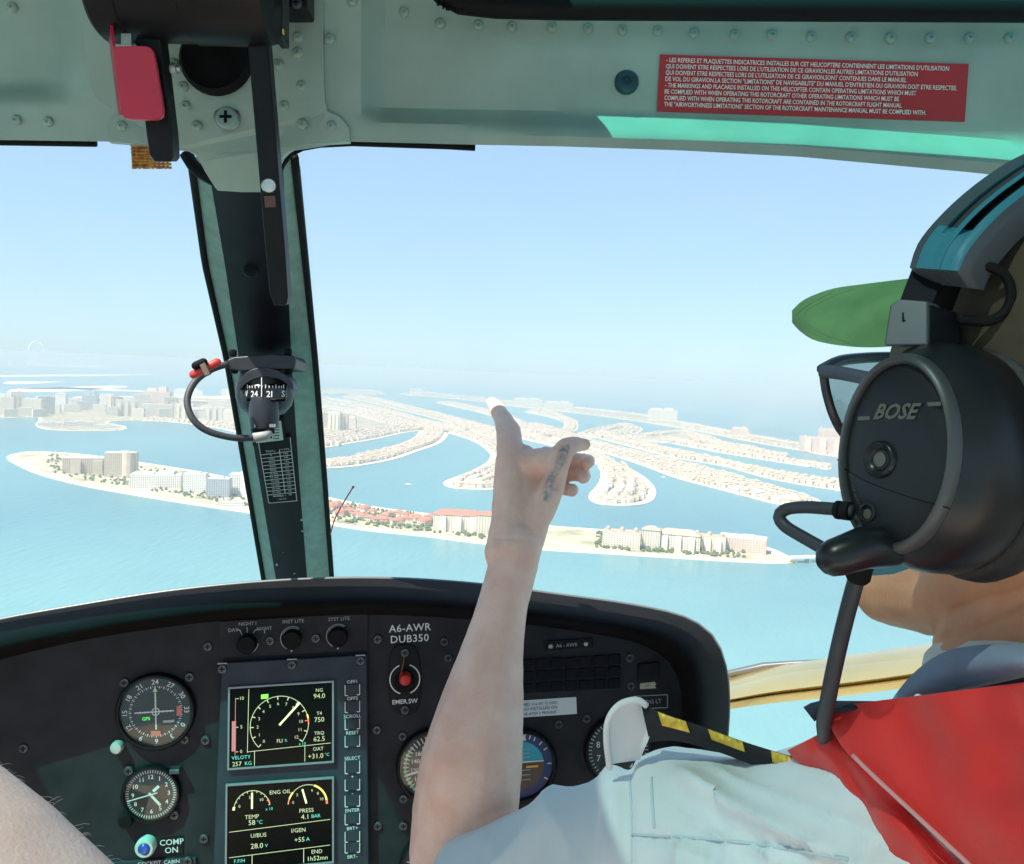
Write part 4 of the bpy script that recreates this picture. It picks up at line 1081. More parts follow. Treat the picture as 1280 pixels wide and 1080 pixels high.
for q in (-1, 1):
    for i in range(1, 5): pline('dot', cx, cy, q * i * 4.5, -1.6, q * i * 4.5, 1.6, 1, .0046, WHITED, g); pline('dot', cx, cy, -1.6, q * i * 4.5, 1.6, q * i * 4.5, 1, .0046, WHITED, g)
m = MB(); m.prism([loc2(cx, cy, -3, 25, .005), loc2(cx, cy, 3, 25, .005), loc2(cx, cy, 0, 31, .005)], NRM * .0004); m.build('pointer', mat('pale_green', (.55, .75, .45), .5), g)
GRN = mat('green_lamp', (.10, .75, .12), .5, emit=.5); ORG = mat('orange_flag', (.75, .16, .10), .5)
ptext('GPS', 184, 897, 4, GRN, .0046, g, .02)
pquad('flag', [(222, 881), (228, 881), (228, 893), (222, 893)], .0046, .0006, ORG, g); pquad('flag', [(190, 912), (202, 912), (202, 918), (190, 918)], .0046, .0006, ORG, g)
pquad('annunciator', [(205, 899), (219, 898), (219, 901), (205, 902)], .0046, .0006, WHITED, g)
cover(cx, cy, 43, g)
for x, y in ((156, 853), (237, 846), (231, 924)): link('screw', SM, panel, frame(PP(x, y, .0002), HX, HU, NRM))
pdisc('course_knob', 148, 932, 7.5, [(1, 0), (1, .008), (.8, .010), (.1, .011)], mat('pale_knob', (.55, .55, .53), .3, .3))
# --- clock
cx, cy = 190, 991
g = pdisc('clock', cx, cy, 36, [(1, -.001), (1, .005), (.95, .008), (.90, .008), (.87, .003), (.02, .003)], BLACKM)
pdisc('dial_face', cx, cy, 31, [(1, .0032), (.02, .0034)], FACE, g)
pticks('tick_marks', cx, cy, 26.5, 30, [i * 6 for i in range(60)], .9, .0042, WHITEP, g)
for i in range(1, 13):
    a = i * 30; p = loc2(cx, cy, 21.5 * math.sin(R(a)), 21.5 * math.cos(R(a)), .0044)
    link('numeral', TEXTMESH(str(i), round(psz(cx, cy, 5.2) / .7, 5), WHITEP, .015), g, frame(p, HX, HU, NRM))
pline('hour_hand', cx, cy, -2, 2, 11, -14, 3.0, .0050, WHITEP, g); pline('minute_hand', cx, cy, 3, 4, 10, 10, 3.6, .0052, WHITEP, g); pline('second_hand', cx, cy, 8, 2, -28, -6, 1.2, .0056, WHITEP, g)
cover(cx, cy, 32, g)
link('screw', SM, panel, frame(PP(162, 962, .003), HX, HU, NRM)); link('screw', SM, panel, frame(PP(219, 1017, .003), HX, HU, NRM))
pdisc('clock_knob', 160, 1022, 9, [(1, 0), (1, .010), (.85, .012), (.1, .012)], RUBBER)
m = MB(); m.box(PP(221, 960, .006), (HX, HU, HF), (.0055, .0026, .006)); m.build('clock_lever', SCREWD, panel, bevel=.001)
# --- compass switch
pdisc('press_button', 184, 1055, 12, [(1, 0), (1, .010), (.85, .013), (.62, .013), (.58, .010), (.05, .010)], mat('pale_button', (.55, .58, .56), .35))
pdisc('button_cap', 184, 1055, 6.6, [(1, .009), (1, .0125), (.7, .0145), (.05, .015)], mat('blue_cap', (.02, .07, .45), .25, coat=.4))
pquad('label_plate', [(201, 1047), (229, 1045), (229, 1066), (201, 1068)], .0012, .0012, BLACKM)
ptext('COMP', 215, 1052, 7.2, WHITEP, .0018, bold=.005); ptext('ON', 215, 1062, 7.2, WHITEP, .0018, bold=.005)
pquad('lower_strip', [(138, 1076), (246, 1070), (246, 1110), (138, 1116)], .004, .004, UNITB, bevel=.0008)
ptext('COCKPIT', 188, 1077, 4.6, WHITEP, .0046); ptext('CABIN', 216, 1075, 4.6, WHITEP, .0046)
link('screw', SM, panel, frame(PP(236, 1074, .0042), HX, HU, NRM))
# --- lighting control strip
g = pquad('lighting_strip', [(274, 776), (460, 765), (460, 813), (274, 822)], .003, .003, BLACKP, bevel=.0008)
KN = [(310, 803, 12), (366, 797, 12), (423, 794, 12)]
for x, y, r in KN: pdisc('knob', x, y, r, [(1, .003), (1, .012), (.86, .015), (.1, .015)], RUBBER, g)
for (x, y, r), s in zip(KN[1:], ('INST LITE', 'SYST LITE')):
    parc('scale_arc', x, y, 14.5, -150, 35, 1.0, .0034, WHITED, g); parc('scale_arc', x, y, 12.6, -60, 35, .8, .0034, WHITED, g)
    pline('pointer_dot', x, y, 0, -13.5, 0, -11.5, 2, .0156, WHITED, g)
    ptext(s, x + 1, y - 21, 4.4, WHITED, .0034, g)
parc('scale_arc', 310, 803, 12.8, 95, 265, 1.0, .0034, WHITED, g)
ptext('DAY', 292, 787, 4.2, WHITED, .0034, g); ptext('NIGHT I', 310, 779, 4.2, WHITED, .0034, g); ptext('NIGHT', 331, 785, 4.2, WHITED, .0034, g)
for a in ((-9, 17, -6, 10), (0, 20, 0, 13), (7, 12, 10, 16), (10, 16, 14, 16), (-13, 17, -9, 17), (21, 11, 21, 15)): pline('index_line', 310, 803, *a, .9, .0034, WHITED, g)
for x, y in ((338, 800), (395, 797)): link('screw', SM, panel, frame(PP(x, y, .0032), HX, HU, NRM))
# --- engine display unit
VQ = [(279, 826), (459, 816), (462, 1130), (266, 1142)]
g = pquad('display_unit', VQ, .010, .010, UNITB, bevel=.0015)
for x, y in ((280, 832), (366, 827), (451, 822)): link('screw', SM, panel, frame(PP(x, y + 1, .0104), HX, HU, NRM)); pquad('screw_tab', [(x - 6, y - 6), (x + 6, y - 6.5), (x + 6, y - 5), (x - 6, y - 4.5)], .0104, .0005, WHITED)
SCRM = mat('screen_black', (.004, .004, .004), .15, spec=.08)
YEL = mat('screen_yellow', (.72, .70, .36), .5, emit=.6); WHT = mat('screen_white', (.58, .54, .33), .5, emit=.36); CYN = mat('screen_cyan', (.10, .50, .42), .5, emit=.5); PNK = mat('screen_pink', (.50, .16, .17), .5, emit=.35); AMB = mat('screen_amber', (.75, .52, .12), .5, emit=.7); RDL = mat('screen_red', (.75, .13, .06), .5, emit=.6)
BEZ = mat('screen_bezel', (.25, .28, .31), .4, .3)
def screen(quad, name):
    """a screen in its frame; returns q(u, v, off) with u right and v down, 0..1"""
    def q(u, v, off=.0128):
        a = (lerp(quad[0][0], quad[1][0], u), lerp(quad[0][1], quad[1][1], u)); b_ = (lerp(quad[3][0], quad[2][0], u), lerp(quad[3][1], quad[2][1], u))
        return PP(lerp(a[0], b_[0], v), lerp(a[1], b_[1], v), off)
    s = MB(); s.prism([q(0, 0, .0122), q(1, 0, .0122), q(1, 1, .0122), q(0, 1, .0122)], -NRM * .002); s = s.build(name, SCRM, panel)
    for (u0, v0, u1, v1) in ((-.018, -.022, 1.018, 0), (-.018, 1, 1.018, 1.022), (-.018, 0, 0, 1), (1, 0, 1.018, 1)):
        m = MB(); m.prism([q(u0, v0, .0136), q(u1, v0, .0136), q(u1, v1, .0136), q(u0, v1, .0136)], -NRM * .003); m.build('frame_bar', BEZ, s)
    return s, q
def sline(s, q, u0, v0, u1, v1, w, mt, asp=1.29, name='screen_line'):
    d = Vector((u1 - u0, (v1 - v0) / asp)); n = Vector((-d.y, d.x)).normalized() * w / 2
    m = MB(); m.grid([[q(u0 - n.x, v0 - n.y * asp), q(u1 - n.x, v1 - n.y * asp)], [q(u0 + n.x, v0 + n.y * asp), q(u1 + n.x, v1 + n.y * asp)]]); m.build(name, mt, s, fix=False)
def sarc(s, q, u, v, r, a0, a1, w, mt, asp=1.29, ry=1.0):
    rows = [[q(u + rr * math.sin(R(a)), v - rr * asp * ry * math.cos(R(a))) for rr in (r - w / 2, r + w / 2)] for a in [lerp(a0, a1, i / 30) for i in range(31)]]
    m = MB(); m.grid(rows); m.build('scale_arc', mt, s, fix=False)
def stext(s, q, t, u, v, h, mt, align='CENTER', bold=-.004):
    x = (q(1, v) - q(0, v)).normalized(); y = (q(u, 0) - q(u, 1)).normalized()
    sz = (q(u, 0) - q(u, 1)).length * h / .70
    n = x.cross(y).normalized()
    link('lettering', TEXTMESH(t, round(sz, 5), mt, bold, align), s, frame(q(u, v, .0130), x, n.cross(x), n))
s, q = screen([(290, 857), (416, 849), (416, 946), (289, 955)], 'upper_screen')
sline(s, q, .055, .92 - .08, .055, .12, .006, PNK)
m = MB(); m.grid([[q(.022, .79), q(.062, .79)], [q(.022, .41), q(.062, .41)]]); m.build('fuel_bar', PNK, s, fix=False)
for v, t in ((.13, '10'), (.49, '5'), (.80, '0')): sline(s, q, .062, v, .085, v, .006, WHT); stext(s, q, t, .115, v, .042, WHT)
sline(s, q, .185, 0.02, .175, .82, .005, WHT); sline(s, q, .175, .81, .985, .77, .005, WHT); sline(s, q, .245, .80, .245, .99, .005, WHT); sline(s, q, .735, .785, .735, .985, .005, WHT)
m = MB(); m.grid([[q(.305, .10), q(.375, .095)], [q(.305, .155), q(.375, .15)]]); m.build('lamp_flag', mat('screen_green', (.18, .70, .06), .5, emit=.9), s, fix=False)
gu, gv, gr = .485, .50, .285
sarc(s, q, gu, gv, gr, -135, 128, .006, WHT)
sarc(s, q, gu, gv, gr, 72, 80, .016, AMB); sarc(s, q, gu, gv, gr, 80, 92, .012, RDL)
for i in range(13):
    a = -135 + i * 263 / 12; c, sn = math.cos(R(a)), math.sin(R(a))
    sline(s, q, gu + gr * .88 * sn, gv - gr * .88 * 1.29 * c, gu + gr * sn, gv - gr * 1.29 * c, .009, RDL if i == 10 else WHT)
    stext(s, q, str(i), gu + gr * .74 * sn, gv - gr * .74 * 1.29 * c, .040, WHT)
sline(s, q, gu, gv, gu + .20, gv - .27, .020, YEL, name='needle')
stext(s, q, 'FLI', .49, .70, .045, WHT); stext(s, q, '%', .55, .70, .035, CYN); stext(s, q, 'x 10', .71, .755, .035, CYN)
for t, v in (('NG', .09), ('T4', .385), ('TRQ', .635)): stext(s, q, t, .875, v, .043, WHT)
for t, v in (('94.0', .165), ('750', .465), ('62.5', .71)): stext(s, q, t, .875, v, .060, WHT)
stext(s, q, 'OAT', .865, .835, .045, WHT); stext(s, q, '+31.0', .84, .925, .060, WHT); stext(s, q, '\u00b0C', .95, .915, .04, CYN)
stext(s, q, 'VELOTY', .115, .875, .045, CYN); stext(s, q, '257', .075, .955, .055, WHT); stext(s, q, 'KG', .185, .955, .045, CYN)
s, q = screen([(287, 977), (416, 968), (416, 1070), (286, 1082)], 'lower_screen')
sarc(s, q, .235, .30, .175, -78, 78, .006, WHT); sarc(s, q, .235, .30, .175, -88, -78, .022, YEL); sarc(s, q, .235, .30, .175, 60, 74, .014, RDL)
for i in range(11):
    a = -78 + i * 15.6; sline(s, q, .235 + .16 * math.sin(R(a)), .30 - .16 * 1.27 * math.cos(R(a)), .235 + .178 * math.sin(R(a)), .30 - .178 * 1.27 * math.cos(R(a)), .006, WHT)
sline(s, q, .235, .29, .235, .10, .018, YEL, name='needle'); stext(s, q, '0', .115, .25, .036, WHT); stext(s, q, '5', .215, .155, .036, WHT); stext(s, q, '10', .325, .19, .036, WHT); stext(s, q, 'x 10', .40, .305, .034, CYN)
stext(s, q, 'ENG OIL', .505, .115, .046, WHT)
sarc(s, q, .765, .29, .185, -85, 20, .006, WHT); sarc(s, q, .765, .29, .185, -70, -48, .016, AMB); sarc(s, q, .765, .29, .185, -85, -72, .012, RDL); sarc(s, q, .765, .29, .185, 20, 80, .018, AMB); sarc(s, q, .765, .29, .185, 80, 92, .02, RDL)
sline(s, q, .755, .275, .715, .10, .018, YEL, name='needle')
for t, a in (('0', -78), ('2', -45), ('6', 18), ('8', 45), ('10', 72)): stext(s, q, t, .765 + .14 * math.sin(R(a)), .29 - .14 * 1.27 * math.cos(R(a)), .034, WHT)
stext(s, q, 'TEMP', .235, .385, .048, WHT); stext(s, q, '58', .235, .455, .058, WHT); stext(s, q, '\u00b0C', .31, .455, .045, CYN)
stext(s, q, 'PRESS', .755, .36, .048, WHT); stext(s, q, '4.1', .745, .435, .058, WHT); stext(s, q, 'BAR', .845, .435, .042, CYN)
sline(s, q, .02, .545, .98, .49, .005, WHT); sline(s, q, .02, .845, .98, .80, .005, WHT); sline(s, q, .24, .84, .24, .99, .006, WHT); sline(s, q, .73, .815, .73, .985, .006, WHT)
stext(s, q, 'U/BUS', .30, .61, .048, WHT); stext(s, q, 'I/GEN', .68, .59, .048, WHT); stext(s, q, '28.0', .285, .735, .06, WHT); stext(s, q, 'V', .375, .74, .04, CYN); stext(s, q, '+55', .69, .705, .056, WHT); stext(s, q, 'A', .77, .705, .045, CYN)
stext(s, q, 'F.F/H', .12, .895, .042, CYN); stext(s, q, '136', .13, .965, .056, WHT); stext(s, q, 'END', .855, .865, .046, WHT); stext(s, q, '1h52mn', .86, .945, .054, WHT)
# buttons beside the screens
bt = [('OFF1', 848.7, 852.5, 865.5), ('OFF2', 869.3, 873, 886.5), ('SCROLL', 891.2, 895, 907.5), ('RESET', 911.6, 915.5, 929), ('SELECT', 943, 947, 962), ('+', 966, 969.5, 983), ('-', 986.3, 989.5, 1003), ('ENTER', 1007.3, 1011.5, 1025), ('BRT+', 1029.6, 1034, 1046.5), ('', 1040, 1048, 1060)]
for s_, ty_, y0, y1 in bt:
    b_ = pquad('button', [(432, y0), (450, y0 - 1), (450, y1 - 1), (432, y1)], .0118, .002, UNITB, bevel=.0006)
    if s_: ptext(s_, 441, ty_, 4.2, WHITEP, .0124, b_)
    for a0, b0, a1, b1 in ((432, y0, 432, y1), (450, y0 - 1, 450, y1 - 1), (432, y1, 435.5, y1), (446.5, y1 - 1, 450, y1 - 1)):
        m = MB(); w = .45
        if a0 == a1: m.prism([PP(a0 - w, b0, .0122), PP(a0 + w, b0, .0122), PP(a1 + w, b1, .0122), PP(a1 - w, b1, .0122)], NRM * .0003)
        else: m.prism([PP(a0, b0 - w, .0122), PP(a1, b1 - w, .0122), PP(a1, b1 + w, .0122), PP(a0, b0 + w, .0122)], NRM * .0003)
        m.build('bracket_mark', WHITEP, b_)
ptext('BRT-', 441, 1064.5, 4.2, WHITEP, .0124)
# --- registration
ptext('A6-AWR', 512.5, 785, 9.2, WHITEP, .0006, bold=.008, sp=1.06); ptext('DUB350', 512, 798.5, 9.2, WHITEP, .0006, bold=.008, sp=1.06)
# --- emergency switch
m = MB(); m.prism([loc2(506, 849, 20 * math.copysign(abs(math.cos(a)) ** .6, math.cos(a)), 44 * math.copysign(abs(math.sin(a)) ** .75, math.sin(a)), .003) for a in [i * math.pi / 18 for i in range(36)]], -NRM * .003); g = m.build('emergency_switch', BLACKM, panel, bevel=.0008)
parc('scale_arc', 506, 848, 18.5, 20, 160, 1.4, .0036, WHITEP, g); parc('scale_arc', 506, 848, 18.5, 200, 340, 1.4, .0036, WHITEP, g)
pdisc('switch_base', 506, 851, 13, [(1, .003), (1, .006), (.7, .009), (.1, .009)], RUBBER, g)
pdisc('red_cap', 506, 843, 7.4, [(.75, .006), (1, .012), (1, .022), (.8, .026), (.1, .027)], mat('red_cap', (.60, .02, .015), .35), g)
ptext('EMER.SW', 506, 876, 5.4, WHITEP, .0036, g, .012)
m = MB(); m.tube([loc2(506, 848, 0, 30, .006), loc2(506, 848, -2, 20, .012), loc2(506, 848, -6, 8, .02)], .0006, 5); m.build('safety_wire', mat('copper_wire', (.45, .12, .06), .5), g)
for y in (815, 886): link('screw', SM, g, frame(PP(506, y, .0032), HX, HU, NRM))
# --- airspeed indicator
cx, cy = 543, 956
g = pdisc('airspeed_indicator', cx, cy, 48, [(1, -.001), (1, .006), (.96, .009), (.91, .009), (.89, .003), (.02, .003)], BLACKM)
pdisc('dial_face', cx, cy, 42, [(1, .0032), (.02, .0034)], FACE, g)
parc('green_arc', cx, cy, 36.5, 215, 305, 3.0, .0042, mat('green_arc', (.12, .55, .20), .5), g); parc('orange_arc', cx, cy, 36.5, 305, 315, 3.0, .0042, mat('orange_arc', (.70, .28, .08), .5), g)
pticks('tick_marks', cx, cy, 32, 39, [200 + i * 8 for i in range(24)], 1.3, .0046, WHITEP, g)
for t, a in (('100', 235), ('120', 262), ('140', 288), ('160', 312), ('180', 335), ('20', 60), ('40', 100), ('60', 145), ('80', 190)):
    link('numeral', TEXTMESH(t, round(psz(cx, cy, 5.2) / .7, 5), WHITEP, .008), g, frame(loc2(cx, cy, 25 * math.sin(R(a)), 25 * math.cos(R(a)), .0046), HX, HU, NRM))
pline('needle', cx, cy, 4, 1, -34, -8, 2.4, .0054, WHITEP, g)
cover(cx, cy, 43, g)
# --- lower dial
cx, cy = 548, 1084
g = pdisc('lower_dial', cx, cy, 50, [(1, -.001), (1, .006), (.96, .009), (.91, .009), (.89, .003), (.02, .003)], BLACKM)
pdisc('dial_face', cx, cy, 44, [(1, .0032), (.02, .0034)], FACE, g); pticks('tick_marks', cx, cy, 36, 41, [i * 12 for i in range(30)], 1.3, .0044, WHITEP, g); cover(cx, cy, 45, g)
# --- attitude indicator
cx, cy = 650, 955
g = pdisc('attitude_indicator', cx, cy, 46, [(1, -.001), (1, .007), (.95, .010), (.90, .010), (.88, .003), (.02, .003)], BLACKM)
pdisc('bank_ring', cx, cy, 41, [(1, .0034), (.72, .0042), (.72, .003)], mat('indigo_ring', (.02, .025, .16), .4), g)
def half(name, a0, a1, mt, r=29.5):
    m = MB(); m.prism([loc2(cx, cy, r * math.sin(R(a)), r * math.cos(R(a)), .0045) for a in [lerp(a0, a1, i / 20) for i in range(21)]], -NRM * .001); return m.build(name, mt, g)
half('sky_half', -82, 82, mat('horizon_blue', (.02, .38, .50), .5)); half('ground_half', 82, 278, mat('horizon_brown', (.10, .045, .02), .5))
pline('horizon_line', cx, cy, -29, 4, 29, 4, 1.4, .0050, WHITEP, g)
for b0 in (10, 15, 20, -6, -12, -18): pline('pitch_line', cx, cy, -12, b0, 12, b0, .8, .0050, WHITED, g)
pline('aircraft_bar', cx, cy, 7, -2, 22, -2, 2.4, .0056, mat('amber_bar', (.80, .50, .08), .5), g); pline('aircraft_bar', cx, cy, -22, -2, -7, -2, 2.4, .0056, MATS['amber_bar'], g)
pticks('tick_marks', cx, cy, 34, 39, [-60, -45, -30, -20, -10, 0, 10, 20, 30, 45, 60, 90, 120, -90], 1.4, .0050, WHITEP, g)
m = MB(); m.prism([loc2(cx, cy, 2, 31, .0052), loc2(cx, cy, 8, 31, .0052), loc2(cx, cy, 5, 39, .0052)], NRM * .0004); m.build('bank_pointer', WHITEP, g)
cover(cx, cy, 42, g)
# --- altimeter
cx, cy = 772, 936
g = pdisc('altimeter', cx, cy, 44, [(1, -.001), (1, .006), (.96, .009), (.91, .009), (.89, .003), (.02, .003)], BLACKM)
pdisc('dial_face', cx, cy, 39, [(1, .0032), (.02, .0034)], FACE, g)
pticks('tick_marks', cx, cy, 34, 38, [i * 7.2 for i in range(50)], .9, .0044, WHITEP, g)
for i in range(10):
    a = i * 36; link('numeral', TEXTMESH(str(i), round(psz(cx, cy, 7.6) / .7, 5), WHITEP, .005), g, frame(loc2(cx, cy, 27 * math.sin(R(a)), 27 * math.cos(R(a)), .0046), HX, HU, NRM))
ptext('ALT', 763, 932, 4, WHITEP, .0046, g); pline('needle', cx, cy, 0, 0, 16, 24, 2.4, .0054, WHITEP, g); cover(cx, cy, 40, g)
# --- small strip with the registration, annunciator cells, labels
pquad('name_strip', [(680, 801), (740, 797), (741, 809), (681, 813)], .002, .002, BLACKM, bevel=.0006)
ptext('A6 - AWR', 708, 806, 4.4, WHITED, .0026)
for x, y in ((688, 807), (732, 804)): pdisc('strip_screw', x, y, 3.0, [(1, .002), (1, .0036), (.7, .0044), (.1, .0046)], STEEL)
for j in range(3):
    for i in range(7):
        x, y = 652 + i * 18, 824 + j * 15 - i * 1.0
        pquad('annunciator_cell', [(x, y), (x + 15, y - .8), (x + 15, y + 11.2), (x, y + 12)], .003, .003, NAVY, bevel=.0006)
m = MB(); lp = [(600, 879), (720, 871), (721, 892), (600, 900)]; pquad('white_notice', lp, .001, .0008, mat('notice_paper', (.66, .70, .72), .6))
NT = mat('notice_print', (.10, .12, .16), .7)
for t, x, y in (('NOT PUBLISHED Vne BY 15 KIAS', 661, 880.2), ('WHEN A PAYLOAD INSTALLED ON', 657, 886.2), ('ATTACHED TO THE ATSP-1 MOUNT', 655, 892.6)): ptext(t, x, y, 3.7, NT, .0016, sp=.95)
pquad('small_switch', [(797, 829), (822, 827), (822, 848), (797, 850)], .004, .004, BLACKM, bevel=.0008)
pquad('ivory_tag', [(800, 854), (818, 852), (820, 855), (818, 857), (820, 860), (800, 861)], .0012, .001, mat('ivory', (.50, .46, .34), .6)); ptext('OFF', 809, 857, 2.6, NT, .0016)
for a, b_ in (((792, 870), (834, 868)), ((834, 868), (834, 884)), ((792, 870), (792, 886)), ((792, 886), (834, 884))):
    w = .4; m = MB(); v = Vector((b_[0] - a[0], b_[1] - a[1])).normalized(); m.prism([PP(a[0] - v.y * w, a[1] + v.x * w, .001), PP(b_[0] - v.y * w, b_[1] + v.x * w, .001), PP(b_[0] + v.y * w, b_[1] - v.x * w, .001), PP(a[0] + v.y * w, a[1] - v.x * w, .001)], NRM * .0003); m.build('label_border', WHITED, panel)
ptext('LDG LT', 815, 877, 5, WHITED, .001)
# ================================================================== the pilot
HYAW = R(25)
hf = (-math.sin(HYAW) * RT + math.cos(HYAW) * FW).normalized()
hl = (-math.cos(HYAW) * RT - math.sin(HYAW) * FW).normalized()
CF = P(1117, 566, 0.41)                                   # centre of the ear cup's face plate
HC = CF - hl * 0.125 + UP * 0.012                         # centre of the head
def hd(a, b, c): return HC + hf * a + hl * b + UP * c      # forward, left, up of the head centre

def skin_mat(name, c1, c2, tattoo=False):
    m = mat(name, c1, .5, var=0, col2=c2, vscale=38, bump=.7, bscale=420, sss=.12, spec=.35)
    if tattoo:
        nt = m.node_tree; b = nt.nodes['Principled BSDF']; l = b.inputs['Base Color'].links[0]
        at_ = nt.nodes.new('ShaderNodeAttribute'); at_.attribute_name = 'ink'
        mx = nt.nodes.new('ShaderNodeMix'); mx.data_type = 'RGBA'; mx.inputs[7].default_value = (.13, .23, .30, 1)
        nt.links.new(l.from_socket, mx.inputs[6]); nt.links.new(at_.outputs['Fac'], mx.inputs[0]); nt.links.new(mx.outputs[2], b.inputs['Base Color'])
        # finer reddish blotches
        n = nt.nodes.new('ShaderNodeTexNoise'); n.inputs['Scale'].default_value = 70; tc = nt.nodes.new('ShaderNodeTexCoord'); nt.links.new(tc.outputs['Object'], n.inputs['Vector'])
    return m
SKA = skin_mat('arm_skin', (.84, .50, .40), (.93, .63, .52), True)
SKF = skin_mat('tanned_skin', (.62, .28, .15), (.72, .36, .20))
b = MB()
def ch(pts, rad, n=16, flat=1.0, ref=None): b.tube([PT(p) for p in pts], rad, n, flat, ref, round_ends=True)
# left arm, from the shoulder inside the shirt to the wrist
ch([(1180, 1010, .50), (1000, 1085, .54), (870, 1075, .60), (700, 1098, .71), (578, 1085, .80)], [.05, .052, .056, .049, .046], 20)
fa = curve([(574, 1072, .805), (582, 1010, .805), (590, 950, .80), (599, 900, .805), (609, 850, .815), (619, 800, .825), (629, 755, .835), (640, 712, .845), (646, 685, .85)], 16)
b.tube([PT(p) for p in fa], [lerp(*q) for q in [(.047, .047, 0)] * 16] if False else [ypoly([(685, .0240), (712, .0232), (755, .0236), (800, .0278), (850, .0345), (900, .0408), (950, .0462), (1010, .0485), (1072, .046)], p[1]) for p in fa], 24, 1.0, None, True)
b.ball(P(669, 676, .853), .0095)                                             # wrist bone
# hand
ch([(630, 692, .848), (635, 650, .858), (635, 610, .868), (636, 572, .878)], [.0190, .0165, .0150, .0130])
ch([(645, 692, .853), (654, 645, .866), (659, 605, .880), (656, 570, .890)], [.0205, .0170, .0155, .0120])
ch([(655, 688, .858), (671, 645, .872), (680, 610, .888), (684, 585, .900)], [.0170, .0150, .0135, .0110])
ch([(658, 676, .852), (675, 640, .860), (690, 606, .866), (698, 580, .869)], [.0120, .0150, .0135, .0115])
ch([(645, 578, .878), (672, 576, .874), (697, 574, .872)], [.0120, .0130, .0115])
# index finger, pointing away
ch([(637, 562, .884), (636, 540, .905), (628, 522, .934)], [.0136, .0128, .0096])
ch([(628.5, 523, .932), (621.5, 511, .960), (615, 503.5, .986)], [.0096, .0086, .0072])
# thumb lying over the curled fingers
ch([(694, 592, .866), (701, 570, .868), (707, 561, .871)], [.0125, .0118, .0105])
ch([(707, 561, .871), (718, 555.5, .879), (731, 555.5, .888)], [.0104, .0085, .0066])
# three curled fingers
for k, (y, x, d) in enumerate(((576, 737, .905), (595, 732, .908), (612.5, 717, .906))):
    r = (.0074, .0072, .0068)[k]
    ch([(682, y - 6, .918), (704, y - 3, .932), (x - 10, y - 1, .922)], [r * 1.35, r * 1.15, r])
    ch([(x - 10, y - 1, .922), (x - 1, y, .910), (x - 3, y + 2, .898)], [r, r, r * .9])
# neck and head
ch([(1180, 1010, .50), (1285, 880, .465), (1292, 800, .472), (1300, 700, .485)], [.045, .052, .048, .050], 24)
b.ball(hd(-.008, 0, .022), (.096, .072, .095), (hf, hl, UP), 28, 18)
b.ball(hd(.030, 0, -.035), (.062, .060, .075), (hf, hl, UP), 24, 14)
jw = [hd(-.005, .052, -.055), P(1200, 742, .492), P(1150, 742, .525), P(1113, 738, .548)]
b.tube(jw, [.020, .024, .023, .021], 14, 1, None, True)
b.tube([P(1113, 738, .548), hd(.098, -.012, -.085)], [.021, .022], 14, 1, None, True)
b.tube([hd(.098, -.012, -.085), hd(.06, -.045, -.07), hd(0, -.055, -.055)], [.022, .022, .02], 14, 1, None, True)
b.ball(P(1205, 745, .50), (.03, .03, .026)); b.ball(P(1170, 748, .52), (.026, .03, .022))
b.tube([hd(.088, 0, .028), hd(.118, 0, -.012)], [.008, .014], 10, 1, None, True)
b.ball(hd(.098, 0, -.048), (.010, .024, .007), (hf, hl, UP)); b.ball(hd(.097, 0, -.060), (.010, .021, .007), (hf, hl, UP))
for q in (-1, 1): b.ball(hd(-.005, .078 * q, -.005), (.018, .008, .032), (hf, hl, UP)); b.ball(hd(.084, .030 * q, .022), .012)
me = remesh(b, .0018, 8, .5)
me.name = 'person'
ink = me.attributes.new('ink', 'FLOAT', 'POINT')
vals = []
def px_of(p):
    d = p.dot(FW); return CU + F * p.dot(RT) / d, CV - F * p.dot(UP) / d, d
for v in me.vertices:
    x, y, d = px_of(v.co); k = 0.0
    if 670 < x < 725 and 540 < y < 640 and d < .90:
        for (ax, ay, bx, by, w) in ((683, 622, 690, 592, 8), (690, 600, 700, 578, 6), (699, 580, 704, 562, 7), (686, 605, 694, 610, 5), (706, 575, 710, 558, 4)):
            t = max(0, min(1, ((x - ax) * (bx - ax) + (y - ay) * (by - ay)) / ((bx - ax) ** 2 + (by - ay) ** 2)))
            dd = math.hypot(x - lerp(ax, bx, t), y - lerp(ay, by, t)); k = max(k, 1 - dd / w)
        k = max(0, min(1, k * 1.5)) * max(0, .40 + .75 * noise.noise(v.co * 330))
    vals.append(k)
ink.data.foreach_set('value', vals)
me.materials.append(SKA); me.materials.append(SKF)
arm_x = 950
me.polygons.foreach_set('material_index', [0 if px_of(p.center)[0] < arm_x else 1 for p in me.polygons])
me.polygons.foreach_set('use_smooth', [True] * len(me.polygons))
CREASE = [(632, 690, 637, 578, 5, .0013), (646, 690, 656, 582, 5, .0011), (660, 680, 680, 600, 5, .0007), (612, 672, 672, 676, 1.6, -.0008), (614, 664, 670, 666, 1.3, -.0005), (655, 603, 680, 586, 8, -.0014), (620, 533, 645, 543, 1.4, -.0007), (622, 530, 646, 539, 1.2, -.0005), (616, 517, 637, 513, 1.3, -.0006),
          (700, 575, 712, 566, 1.4, -.0006), (714, 548, 718, 566, 1.3, -.0005), (642, 715, 604, 960, 11, .0016), (655, 720, 640, 960, 8, -.0008), (545, 1050, 625, 1033, 5, -.0022), (1163, 806, 1285, 752, 3.5, -.0022), (1160, 740, 1168, 800, 6, -.0015), (1195, 760, 1280, 735, 3, -.0008)]
